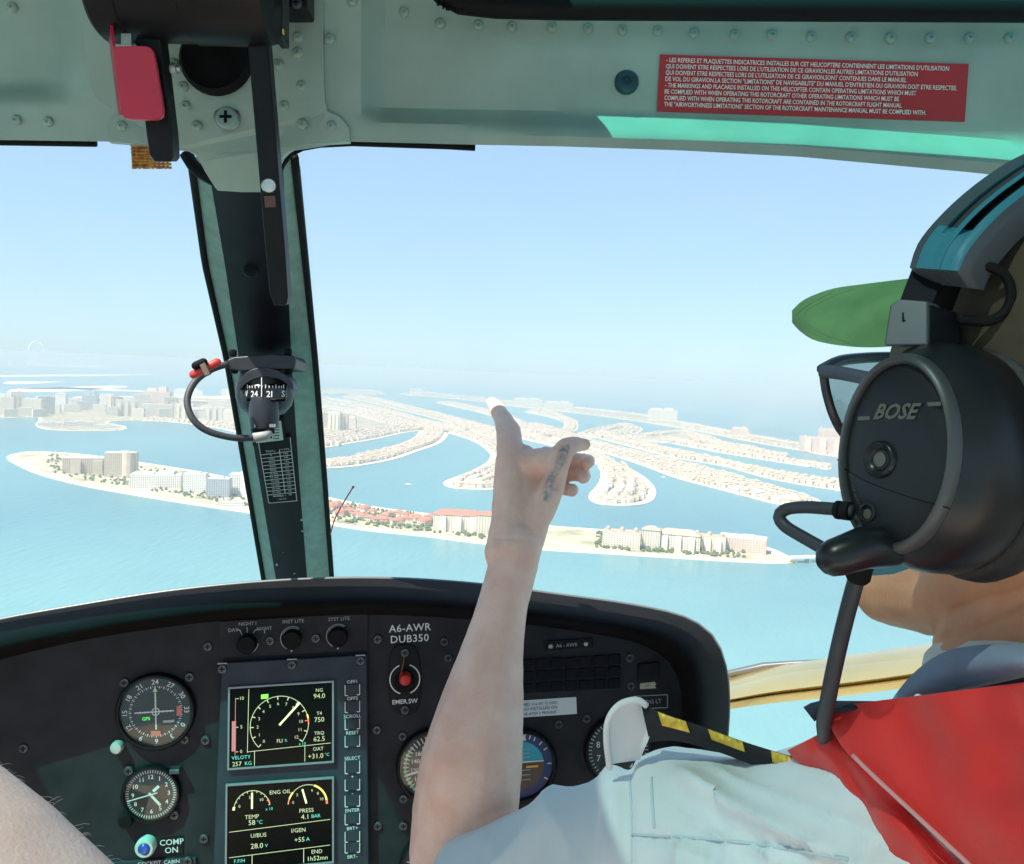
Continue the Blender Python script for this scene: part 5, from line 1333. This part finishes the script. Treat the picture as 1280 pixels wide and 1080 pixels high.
def wrinkle(co, n):
    f = .0004 * noise.noise(co * 90) + .0007 * noise.noise(co * 32)
    if n.dot(co.normalized()) < .25:
        x, y, d = px_of(co)
        if 500 < x < 760 or x > 1060:
            for ax, ay, bx, by, w, am in CREASE:
                if abs(x - (ax + bx) / 2) > abs(ax - bx) / 2 + 3 * w or abs(y - (ay + by) / 2) > abs(ay - by) / 2 + 3 * w: continue
                t = max(0, min(1, ((x - ax) * (bx - ax) + (y - ay) * (by - ay)) / ((bx - ax) ** 2 + (by - ay) ** 2)))
                f += am * math.exp(-(((x - lerp(ax, bx, t)) ** 2 + (y - lerp(ay, by, t)) ** 2) / (w * w))) * math.sin(math.pi * (.12 + .76 * t))
    return n * f
shift(me, wrinkle)                                                         # tendons, creases and pores
pilot = link('person', me)
props(pilot, 'pilot in pale blue shirt and red life vest, tattooed hand pointing ahead', 'person')
m = MB(); m.ball(P(731, 552.5, .8835), (.0058, .0016, .0036), ((RT * .95 + FW * .5).normalized(), (UP * .5 - FW * .8 + RT * .3).normalized(), (UP * .85 + FW * .5).normalized()), 14, 8); m.build('thumb_nail', mat('nail', (.72, .52, .46), .3), pilot, smooth=True)
# hair below the cap
HAIR = mat('dark_hair', (.035, .022, .015), .7, col2=(.07, .045, .03), vscale=300, bump=.6, bscale=900)
m = MB(); m.ball(hd(-.030, 0, .006), (.084, .0765, .085), (hf, hl, UP), 28, 18); m.build('hair', HAIR, pilot, smooth=True)

# ------------------------------------------------------------------ shirt
SHIRT = mat('pale_blue_shirt', (.66, .72, .74), .9, var=.04, vscale=12, bump=.25, bscale=1400, sheen=.2)
def cloth_remesh(mb, voxel, smooth, amp, folds, name, mt, parent):
    me = remesh(mb, voxel, smooth, .5); me.name = name; me.materials.append(mt)
    shift(me, lambda co, n: n * folds(co))
    me.polygons.foreach_set('use_smooth', [True] * len(me.polygons))
    return link(name, me, parent), me
s = MB()
def sh(pts, rad, n=24, flat=1.0): s.tube([PT(p) for p in pts], rad, n, flat)
sh([(606, 1130, .765), (640, 1124, .745), (740, 1092, .68), (860, 1062, .60), (960, 1075, .55)], [.0585, .0600, .0610, .066, .06])
sh([(860, 1075, .60), (960, 1085, .56), (1060, 1075, .525), (1170, 1030, .49), (1230, 985, .475)], [.066, .066, .068, .065, .055])
s.ball(P(1090, 1290, .56), (.19, .10, .16), (RT, FW, UP), 30, 18)
s.tube([P(1090, 1290, .56), P(1080, 1600, .57)], [.17, .18], 24)
s.ball(P(880, 1120, .60), .062); s.ball(P(1010, 1150, .545), (.085, .07, .075), (RT, FW, UP))
s.tube([P(1250, 1010, .48), P(1500, 1040, .50), P(1640, 1150, .52)], [.065, .07, .07], 20)
def ridge(v): return (1 - abs(math.sin(v))) ** 1.5
def folds(p):
    x, y, d = px_of(p)
    f = .0016 * noise.noise(p * 22) + .0007 * noise.noise(p * 60)
    w = 1.6 * noise.noise(p * 8)
    # drape falling from the shoulder seam towards the lower right
    a = x * .42 - y * .91
    k = sstep(815, 880, x) * sstep(935, 985, y)
    f += k * (.0150 * ridge(a * .030 + w) * (.55 + .6 * noise.noise(p * 6)) + .0045 * ridge(a * .083 + 2 * w))
    # armhole seam: a raised lip with a hollow beside it
    f += .0045 * math.exp(-((x - 762 + .05 * (y - 980)) / 10) ** 2) - .0050 * math.exp(-((x - 784 + .02 * (y - 980)) / 8) ** 2)
    # creases across the sleeve
    f += sstep(760, 690, x) * (.0090 * ridge((x * .75 + y * .55) * .030 + 1.4 * w) + .0025 * ridge((x * .6 - y * .4) * .05 + w))
    # gathers below the yoke seam
    f += .0050 * ridge(x * .055 + 1.2 * w) * sstep(1040, 1060, y) * sstep(812, 850, x)
    f -= .0030 * math.exp(-((y - 1046 - .06 * (x - 800)) / 5) ** 2) * sstep(790, 812, x)
    return f
shirt, shme = cloth_remesh(s, .0034, 8, 0, folds, 'shirt', SHIRT, pilot)
bvh = BVHTree.FromPolygons([v.co.copy() for v in shme.vertices], [tuple(p.vertices) for p in shme.polygons])
def on_shirt(px, py, off=.001, fall=.5):
    r = ray(px, py); hit = bvh.ray_cast(Vector((0, 0, 0)), r.normalized())
    return (hit[0] - r.normalized() * off) if hit[0] else P(px, py, fall)
SEAM = mat('shirt_seam', (.50, .60, .65), .9)
for pts in (curve([(787, 975), (788, 995), (790, 1030), (790, 1095)], 24), curve([(790, 1043), (850, 1046), (920, 1052), (990, 1062), (1060, 1074)], 30), curve([(814, 972), (815, 995), (818, 1035)], 20)):
    m = MB(); m.tube([on_shirt(x, y, .0002) for x, y in pts], .0011, 6, .6); m.build('seam', SEAM, shirt, smooth=True)
ha, hb = P(606, 1130, .765), P(640, 1124, .745); hx_ = (hb - ha).normalized(); ho = hx_.orthogonal().normalized(); hp = hx_.cross(ho)
for off, rr, w_ in ((.001, .0592, .0016), (.020, .0602, .0006)):
    m = MB(); m.tube([ha + hx_ * off + rr * (math.cos(t) * ho + math.sin(t) * hp) for t in [i * math.pi / 24 for i in range(49)]], w_, 6); m.build('hem', SEAM, shirt, smooth=True)
def patch(name, ca, cb, mt, parent, n=24, k=10, bulge=0.0, thick=.004, wob=0.0, smooth=40, fn=None):
    """a piece of cloth or sheet between two curves (px, py, depth), bowed towards the eye"""
    A, B_ = curve(ca, n), curve(cb, n); rows = []
    for j in range(k):
        t = j / (k - 1); r_ = []
        for i, (a, b_) in enumerate(zip(A, B_)):
            p = P(*[lerp(u, v, t) for u, v in zip(a, b_)])
            o = -bulge * math.sin(math.pi * t) * (1 if fn is None else fn(i / (n - 1), t))
            if wob: o += wob * noise.noise(p * 18) * math.sin(math.pi * t) + .4 * wob * noise.noise(p * 45) * math.sin(math.pi * t)
            r_.append(p + p.normalized() * o)
        rows.append(r_)
    m = MB(); m.grid(rows, lambda p: p.normalized() * thick)
    return m.build(name, mt, parent, smooth=smooth)
WHITEC = mat('white_cloth', (.66, .67, .70), .9, bump=.3, bscale=900)
# shoulder strap: white tab, black slide, three gold bars
es = patch('shoulder_strap', [(764, 955, .600), (760, 920, .588), (764, 896, .583), (778, 880, .580), (796, 876, .580)], [(800, 950, .600), (806, 935, .590), (812, 920, .586), (812, 900, .583), (808, 888, .582)], WHITEC, pilot, 20, 8, -.006, .004)
m = MB(); m.tube([PT(q) for q in curve([(762, 960, .600), (758, 920, .586), (762, 896, .581), (776, 880, .578), (796, 875, .578), (808, 882, .580)], 24)], [.0022] * 24, 8); m.build('strap_hem', WHITEC, es, smooth=True)
EPB = mat('black_slide', (.010, .010, .014), .85, bump=.3, bscale=900)
eu = [(801, 879, .584), (830, 892, .575), (875, 907, .562), (930, 927, .545), (985, 944, .528), (1030, 956, .515)]
el = [(812, 928, .590), (842, 926, .582), (885, 936, .568), (935, 954, .552), (985, 974, .535), (1030, 984, .52)]
ep = patch('epaulette', eu, el, EPB, pilot, 30, 8, .006, .014, 0)
GOLDT = mat('gold_braid', (.85, .62, .10), .4, .5, col2=(.52, .36, .04), vscale=160, bump=.5, bscale=500)
EU, EL = curve(eu, 60), curve(el, 60)
for i0, i1 in ((6, 16), (22, 34), (42, 53)):
    rows = []
    for j in range(5):
        t = lerp(.02, .50, j / 4)
        rows.append([P(*[lerp(u, v, t) for u, v in zip(EU[i], EL[i])]) for i in range(i0, i1)])
    rows = [[p - p.normalized() * (.0062 * math.sin(math.pi * lerp(.02, .5, j / 4)) + .0012 + .0007 * math.sin(i * 1.6)) for i, p in enumerate(r_)] for j, r_ in enumerate(rows)]
    m = MB(); m.grid(rows, lambda p: p.normalized() * .0012); m.build('gold_bar', GOLDT, ep, smooth=40)
# collars
COLLAR = mat('grey_blue_collar', (.22, .27, .36), .9, var=.08, vscale=30, bump=.35, bscale=1200)
na = (P(1300, 700, .485) - P(1288, 860, .462)).normalized()
m = MB(); m.lathe(P(1294, 882, .464) , (na * 1.0 + FW * .1 + RT * .10).normalized(), [(.050, -.020), (.056, -.022), (.0555, .012), (.0530, .016), (.050, .013)], 48); m.build('undershirt', mat('white_undershirt', (.66, .65, .63), .9, bump=.3, bscale=700), pilot, smooth=50)
patch('collar', [(1112, 878, .50), (1140, 843, .475), (1180, 815, .448), (1230, 806, .42), (1290, 806, .395), (1400, 820, .37)], [(1122, 884, .495), (1160, 872, .462), (1200, 860, .438), (1240, 850, .412), (1290, 838, .385), (1400, 850, .36)], COLLAR, pilot, 30, 9, .008, .004, .002)
# life vest
VEST = mat('red_vest', (.62, .018, .014), .65, var=.10, vscale=24, bump=.45, bscale=1000, sheen=.15)
VESTN = mat('navy_trim', (.015, .018, .04), .85)
vest = patch('life_vest', [(1032, 884, .470), (1040, 912, .462), (1062, 945, .448), (1105, 985, .430), (1160, 1035, .410), (1225, 1095, .392), (1290, 1160, .38)],
             [(1400, 838, .370), (1420, 880, .362), (1440, 930, .352), (1460, 980, .345), (1480, 1040, .340), (1500, 1100, .335), (1520, 1160, .33)], VEST, pilot, 60, 50, .022, .016, .026, 60)
patch('vest_lobe', [(984, 938, .520), (996, 952, .512), (1030, 978, .497), (1060, 1010, .480), (1085, 1045, .462), (1112, 1090, .445), (1140, 1140, .43)],
      [(1046, 906, .482), (1062, 938, .466), (1085, 965, .452), (1120, 1000, .438), (1160, 1040, .425), (1215, 1095, .405), (1270, 1150, .39)], VEST, pilot, 50, 20, .016, .012, .036, 60)
patch('vest_edge', [(1004, 884, .475), (1022, 876, .470), (1060, 876, .462), (1110, 876, .452), (1150, 872, .442), (1210, 862, .425), (1300, 842, .40)], [(1018, 902, .470), (1036, 892, .464), (1070, 892, .456), (1115, 890, .446), (1155, 886, .436), (1210, 876, .420), (1300, 856, .395)], VESTN, pilot, 26, 6, .006, .012)
m = MB(); m.tube([PT(q) for q in curve([(1066, 944, .4415), (1090, 968, .431), (1120, 996, .420), (1160, 1033, .4055), (1205, 1075, .391), (1240, 1108, .382)], 26)], .0011, 8); m.build('piping', mat('pink_piping', (.62, .30, .30), .8), vest, smooth=True)
m = MB(); m.ball(P(1148, 873, .434), .0022); m.build('snap_stud', WHITEP, vest, smooth=True)

# ------------------------------------------------------------------ cap
CAPM = mat('olive_cap', (.045, .033, .020), .9, col2=(.085, .065, .038), vscale=35, bump=.5, bscale=1100)
CAPG = mat('green_brim', (.11, .23, .09), .85, col2=(.16, .34, .13), vscale=30, bump=.45, bscale=1300)
m = MB(); rs = []
for j in range(13):
    a = math.pi / 2 * j / 12 * .985
    rs.append([hd(-.006 + .103 * math.cos(a) * math.cos(t), .077 * math.cos(a) * math.sin(t), .018 + .106 * math.sin(a)) for t in [i * math.pi / 20 for i in range(40)]])
m.rings(rs); cap = m.build('cap', CAPM, pilot, smooth=50)
br = patch('brim', [(1150, 430, .495), (1100, 434, .515), (1060, 433, .54), (1020, 426, .570), (1000, 414, .598), (990, 403, .612)], [(1165, 345, .545), (1120, 350, .565), (1080, 355, .585), (1040, 361, .605), (1006, 374, .618), (990, 388, .622)], CAPG, cap, 26, 12, .011, .003)
NA = curve([(1150, 430, .495), (1100, 434, .515), (1060, 433, .54), (1020, 426, .570), (1000, 414, .598), (990, 403, .612)], 60); FA = curve([(1165, 345, .545), (1120, 350, .565), (1080, 355, .585), (1040, 361, .605), (1006, 374, .618), (990, 388, .622)], 60)
for k_ in (.95, .89):
    pts = []
    for j in range(25):
        t = .06 + .88 * j / 24; i = int(59 * max(.08, k_ - (1.12 - k_) * abs(2 * t - 1) ** 2.6 * 2.2)); a, b_ = NA[i], FA[i]
        p = P(*[lerp(u, v, t) for u, v in zip(a, b_)]); pts.append(p - p.normalized() * (.011 * math.sin(math.pi * t) + .0003))
    m = MB(); m.tube(pts, .00035, 4); m.build('stitch_row', mat('pale_stitch', (.20, .30, .17), .9), br)

# ------------------------------------------------------------------ sunglasses
gl = thing('sunglasses', P(1050, 490, .56), 'dark framed sunglasses on the pilot, peeking out left of the ear cup', 'sunglasses')
FRM = mat('glasses_frame', (.035, .04, .055), .3)
LENS = glass_mat('smoked_lens', (.30, .40, .40), .03, .10)
m = MB(); m.tube([PT(q) for q in ((1026, 464, .560), (1050, 466, .54), (1090, 474, .505), (1140, 486, .46))], [.0040, .0042, .004, .004], 8, .5, UP); m.build('temple', FRM, gl, smooth=40)
m = MB(); m.tube([PT(q) for q in curve([(1027, 462, .562), (1050, 451, .575), (1085, 447, .59), (1120, 446, .60)], 12)], .0036, 8); m.build('brow_bar', FRM, gl, smooth=40)
m = MB(); m.tube([PT(q) for q in curve([(1029, 462, .562), (1033, 490, .563), (1043, 522, .566), (1058, 545, .572), (1085, 556, .58), (1112, 545, .59), (1120, 500, .598), (1118, 450, .60)], 30)], .0030, 8); m.build('rim', FRM, gl, smooth=40)
m = MB(); lp = [PT(q) for q in curve([(1031, 462, .563), (1035, 490, .564), (1045, 522, .567), (1058, 543, .572), (1085, 553, .58), (1110, 543, .59), (1118, 500, .598), (1117, 452, .60), (1080, 449, .588), (1050, 453, .575)], 30)]; m.add(lp, [tuple(range(len(lp)))]); m.build('lens', LENS, gl)
m = MB(); lp = [p + hl * -.062 + hf * .0 for p in lp]; m.add(lp, [tuple(range(len(lp)))]); m.build('lens', LENS, gl)
m = MB(); m.tube(lp + [lp[0]], .0028, 8); m.build('rim', FRM, gl, smooth=40)

# ------------------------------------------------------------------ headset
hs = thing('headset', CF, 'black aviation headset with oval ear cup and boom microphone on the pilot', 'headset')
CUPM = mat('headset_plastic', (.009, .010, .013), .32, spec=.4, var=.15, vscale=60, bump=.12, bscale=1600)
CUPF = mat('headset_face', (.010, .011, .014), .42, spec=.35, bump=.15, bscale=1600)
SILV = mat('headset_ring', (.075, .08, .085), .42, .4)
CUSH = mat('ear_cushion', (.010, .010, .012), .6, bump=.4, bscale=300)
cn = (hl * .992 + UP * .10 - hf * .03).normalized(); cu_ = (UP - cn * UP.dot(cn)).normalized(); cfw = cu_.cross(cn).normalized()
if cfw.dot(hf) < 0: cfw = -cfw
RX, RY = .0295, .0430
def oval(o, prof, n=48):
    """prof (scale, height along cn, forward shift)"""
    return [[o + cn * h + cfw * (sc * RX * math.cos(t) + sf) + cu_ * sc ** .9 * RY * math.sin(t) for t in [2 * math.pi * i / n for i in range(n)]] for sc, h, sf in prof]
m = MB(); m.rings(oval(CF, [(.03, .0032, 0), (.3, .0030, 0), (.6, .0022, 0), (.85, .0008, 0), (.97, -.0010, 0), (.97, -.006, 0)])); m.build('face_plate', CUPF, hs, smooth=50)
m = MB(); m.rings(oval(CF, [(.965, -.006, 0), (.965, .0008, 0), (1.0, .0022, 0), (1.06, .0016, 0), (1.10, -.002, 0), (1.10, -.008, 0)]), caps=False); m.build('trim_ring', SILV, hs, smooth=60)
m = MB(); m.rings(oval(CF, [(1.0, -.004, 0), (1.105, -.004, 0), (1.15, -.007, -.001), (1.24, -.012, -.002), (1.29, -.020, -.004), (1.30, -.034, -.005), (1.26, -.040, -.006), (1.0, -.041, -.006)])); m.build('ear_cup', CUPM, hs, smooth=35)
m = MB(); m.rings(oval(CF, [(1.0, -.041, -.006), (1.26, -.042, -.006), (1.36, -.047, -.007), (1.38, -.054, -.007), (1.33, -.062, -.007), (1.15, -.064, -.007), (1.0, -.060, -.007)])); m.build('ear_cushion', CUSH, hs, smooth=60)
m = MB(); o2 = HC - hl * .08 + UP * -.012 + hf * .0; m.rings(oval(o2, [(1.0, 0, 0), (1.36, -.006, 0), (1.3, -.02, 0), (1.28, -.045, 0), (1.0, -.06, 0), (.05, -.062, 0)])); m.build('ear_cup', CUPM, hs, smooth=35)
fo = CF + cn * .0031
def fpt(a, b_, h=0.0): return CF + cfw * a + cu_ * b_ + cn * (.0034 - .0034 * min(1, ((a / RX) ** 2 + (b_ / RY) ** 2)) + h)
logo = mat('logo_print', (.11, .107, .085), .5, .2)
# raised ring button and small oval window
bt_c = fpt(.0045, -.0035)
m = MB(); m.lathe(bt_c, cn, [(.0088, -.003), (.0088, .0008), (.0078, .0016), (.0062, .0008), (.0042, -.0004), (.0040, -.002)], 28); m.build('button_dish', CUPM, hs, smooth=60)
m = MB(); m.lathe(bt_c, cn, [(.0034, -.002), (.0034, .0004), (.0006, .0008)], 20); m.build('button', logo, hs, smooth=60)
b2 = fpt(.011, -.0285)
m = MB(); m.lathe(b2, cn, [(.0046, -.002), (.0046, .0006), (.0036, .0008), (.003, -.0004)], 20); m.build('button_dish', CUPM, hs, smooth=60)
m = MB(); m.lathe(b2 + cu_ * -.0008, cn, [(.0026, -.001), (.0024, .0004), (.0004, .0006)], 16); m.build('status_window', logo, hs, smooth=60)
link('logo', TEXTMESH('BOSE', .0098, logo, .03, 'CENTER', 1.0, .45), hs, frame(fpt(-.001, .0185, .0004), -cfw + cu_ * -.02, cu_, cn))
m = MB(); m.box(fpt(.0165, .0160, .0004), (cfw, cu_, cn), (.0035, .0009, .0002)); m.build('logo_stripe', logo, hs); m = MB(); m.box(fpt(-.0205, .0220, .0002), (cfw, cu_, cn), (.0035, .0009, .0002)); m.build('logo_stripe', logo, hs)
rt = 'Noise Reduction'
for i, c_ in enumerate(rt):
    t = lerp(2.62 + .18, 1.92 + .12, i / (len(rt) - 1)) ; a = -t
    p = fpt(-.80 * RX * math.cos(a) * 1.0 * -1 * -1, .80 * RY * math.sin(a), .0003)
    if c_ != ' ':
        p = fpt(-.80 * RX * math.cos(t), -.80 * RY * math.sin(t), .0004)
        link('lettering', TEXTMESH(c_, .0036, logo), hs, frame(p, -cfw * math.sin(t) + cu_ * math.cos(t) * -1, cu_, cn))
m = MB(); m.tube([fpt(RX * .96 * math.cos(q), -.010 - .012 * math.sin((q + .2) * .55) - .004, -.0002) if False else fpt(lerp(.033, -.031, k / 20), lerp(-.004, -.0235, (k / 20) ** .6), -.0001) for k, q in enumerate([0] * 21)], .0003, 4); m.build('parting_line', RUBBER, hs)
# yoke, slider, headband
BAND = mat('blue_band', (.035, .20, .27), .5, bump=.2, bscale=900)
BANDG = mat('grey_band', (.055, .065, .075), .5, bump=.2, bscale=900)
YG = mat('yoke_grey', (.11, .12, .14), .4, .3)
m = MB(); m.prism([P(*q) for q in ((1104, 432, .424), (1112, 380, .430), (1124, 374, .430), (1158, 376, .418), (1160, 380, .418), (1160, 432, .416))], FW * .012 + RT * .012); yk = m.build('yoke', YG, hs, bevel=.0012)
m = MB(); m.prism([P(*q) for q in ((1160.5, 380, .4185), (1196, 390, .428), (1204, 440, .430), (1160.5, 440, .417))], FW * .012 + RT * .006); m.build('yoke', CUPM, hs, bevel=.0012)
link('lettering', TEXTMESH('L', .0064, RUBBER, .01), hs, frame(P(1130, 397, .4225) - FW * .0008, RT - FW * .30, UP, -FW - RT * .30))
m = MB(); m.prism([P(*q) for q in ((1122, 380, .434), (1141, 330, .446), (1186, 334, .432), (1164, 384, .424))], FW * .008 + RT * .008); m.build('slider', NAVY, hs, bevel=.001)
m = MB(); m.prism([P(*q) for q in ((1165, 384, .426), (1188, 334, .434), (1200, 336, .436), (1180, 388, .430))], FW * .008 + RT * .008); m.build('slider', RUBBER, hs, bevel=.001)
fr_ = [(1137, 334, .440), (1150, 300, .440), (1188, 257, .445), (1236, 218, .455), (1285, 190, .468), (1370, 158, .50), (1480, 150, .55)]
ar_ = [(1216, 340, .412), (1228, 316, .412), (1262, 276, .416), (1304, 242, .424), (1350, 212, .436), (1430, 182, .468), (1530, 172, .52)]
A, B_ = curve(fr_, 40), curve(ar_, 40)
prof = [(0, 0, 1), (.10, -.002, 1), (.22, -.003, 0), (.27, .003, 1), (.36, .003, 1), (.38, -.003, 0), (.46, -.0035, 0), (.48, .004, 2), (.60, .004, 2), (.62, -.003, 0), (.74, -.003, 0), (.78, -.002, 1), (.90, -.001, 1), (1, .002, 1)]
m = MB(); rows = []
for i, (a, b_) in enumerate(zip(A, B_)):
    r_ = []
    for t, h, k_ in prof:
        p = P(*[lerp(u, v, t) for u, v in zip(a, b_)])
        hh = h if i > 5 else min(h, -.0025) if .1 < t < .75 else h
        r_.append(p + p.normalized() * (hh - .006 * math.sin(math.pi * t)))
    rows.append(r_)
m.grid(rows, lambda p: (HC - p).normalized() * .012)
W_ = len(prof); nq = (len(rows) - 1) * (W_ - 1)
for fi in range(nq):
    i = fi % (W_ - 1); j = fi // (W_ - 1)
    k_ = prof[i][2]
    m.m[fi] = 0 if (k_ == 0 or (j <= 5 and .1 <= prof[i][0] < .74)) else (1 if k_ == 1 else 2)
for fi in range(nq, len(m.m)): m.m[fi] = 1
m.build('headband', [BAND, BANDG, RUBBER], hs, smooth=50)
m = MB(); m.grid([[P(*q) * .992 for q in curve([(1210, 342, .424), (1222, 326, .428), (1260, 284, .438), (1304, 250, .452), (1350, 220, .470)], 16)], [P(*q) for q in curve([(1226, 338, .428), (1236, 322, .432), (1270, 286, .442), (1312, 256, .456), (1358, 226, .474)], 16)]], FW * .004); m.build('band_edge', YG, hs, smooth=40)
m = MB(); m.tube([PT(q) for q in curve([(1206, 340, .422), (1232, 333, .418), (1256, 344, .416), (1264, 368, .416), (1256, 390, .417), (1232, 402, .419), (1196, 398, .422)], 26)], .0024, 8); m.build('band_cable', RUBBER, hs, smooth=True)
# boom and microphone cable
BOOM = mat('boom_rubber', (.030, .034, .045), .5, bump=.1, bscale=900)
m = MB(); m.tube([PT(q) for q in curve([(1066, 639, .418), (1040, 636, .425), (1005, 634, .438), (982, 637, .446), (974, 646, .447), (982, 658, .444), (1005, 672, .434), (1030, 686, .424), (1050, 696, .416)], 34)], .0032, 10); m.build('boom', BOOM, hs, smooth=True)
m = MB(); m.lathe(P(1044, 637, .424), (P(1062, 639, .418) - P(1044, 637, .424)), [(.0032, 0), (.0045, .001), (.0045, .003), (.0036, .0035), (.0045, .004), (.0045, .008)], 14); m.build('boom_collar', RUBBER, hs, smooth=40)
m = MB(); m.tube([P(1044, 697, .408), P(1078, 685, .408), P(1110, 684, .414)], [.0088, .0098, .0095], 20, 1, None, True); m.build('boom_pivot', CUPM, hs, smooth=True)
m = MB(); m.prism([P(*q) for q in ((1082, 716, .424), (1098, 704, .420), (1150, 704, .420), (1146, 708, .420), (1118, 718, .422), (1090, 720, .424))], FW * .006); m.build('cup_base', BAND, hs, bevel=.001)
m = MB(); m.tube([PT(q) for q in curve([(1076, 706, .420), (1066, 740, .424), (1054, 786, .432), (1044, 830, .440), (1036, 870, .448), (1030, 910, .470), (1040, 960, .52)], 26)], [.0046] + [.0040] * 25, 12); m.build('cable', BOOM, hs, smooth=True)
m = MB(); m.lathe(P(1077, 703, .420), P(1072, 724, .422) - P(1077, 703, .420), [(.0058, 0), (.0058, .008), (.0044, .010)], 14); m.build('cable_boot', RUBBER, hs, smooth=40)

# ------------------------------------------------------------------ the other passenger's bare arm
b = MB()
b.tube([P(*q) for q in ((-335, 918, .37), (-198, 1018, .36), (-44, 1138, .35), (110, 1270, .345), (230, 1395, .345))], [.040, .046, .0455, .042, .037], 28, 1, None, True)
b.tube([P(*q) for q in ((-335, 918, .37), (-420, 1100, .34), (-470, 1300, .30))], [.044, .05, .055], 24, 1, None, True)
me = remesh(b, .003, 5, .5); me.name = 'person'
shift(me, lambda co, n: n * (.0006 * noise.noise(co * 40)))
me.materials.append(skin_mat('pale_skin', (.72, .54, .50), (.82, .65, .60)))
me.polygons.foreach_set('use_smooth', [True] * len(me.polygons))
pas = link('person', me); props(pas, 'bare pale hairy arm of another passenger in the lower left corner', 'person')
h = MB(); rg = random.Random(11)
axd = (P(120, 1255, .345) - P(-190, 1002, .36)).normalized()
for i in range(900):
    v = me.vertices[rg.randrange(len(me.vertices))]
    x, y, d = px_of(v.co)
    if not (-40 < x < 160 and 930 < y < 1100): continue
    n = v.normal; L = rg.uniform(.003, .007)
    dr = (axd * rg.uniform(.2, 1.0) + n * rg.uniform(.15, .7) + UP * rg.uniform(-.2, .3)); dr.normalize()
    h.tube([v.co, v.co + dr * L * .55 + n * .0005, v.co + dr * L - n * .0004], [.00004, .00004, .00002], 3)
props(h.build('arm_hair', mat('pale_hair', (.75, .68, .62), .6), pas, fix=False), kind='stuff')
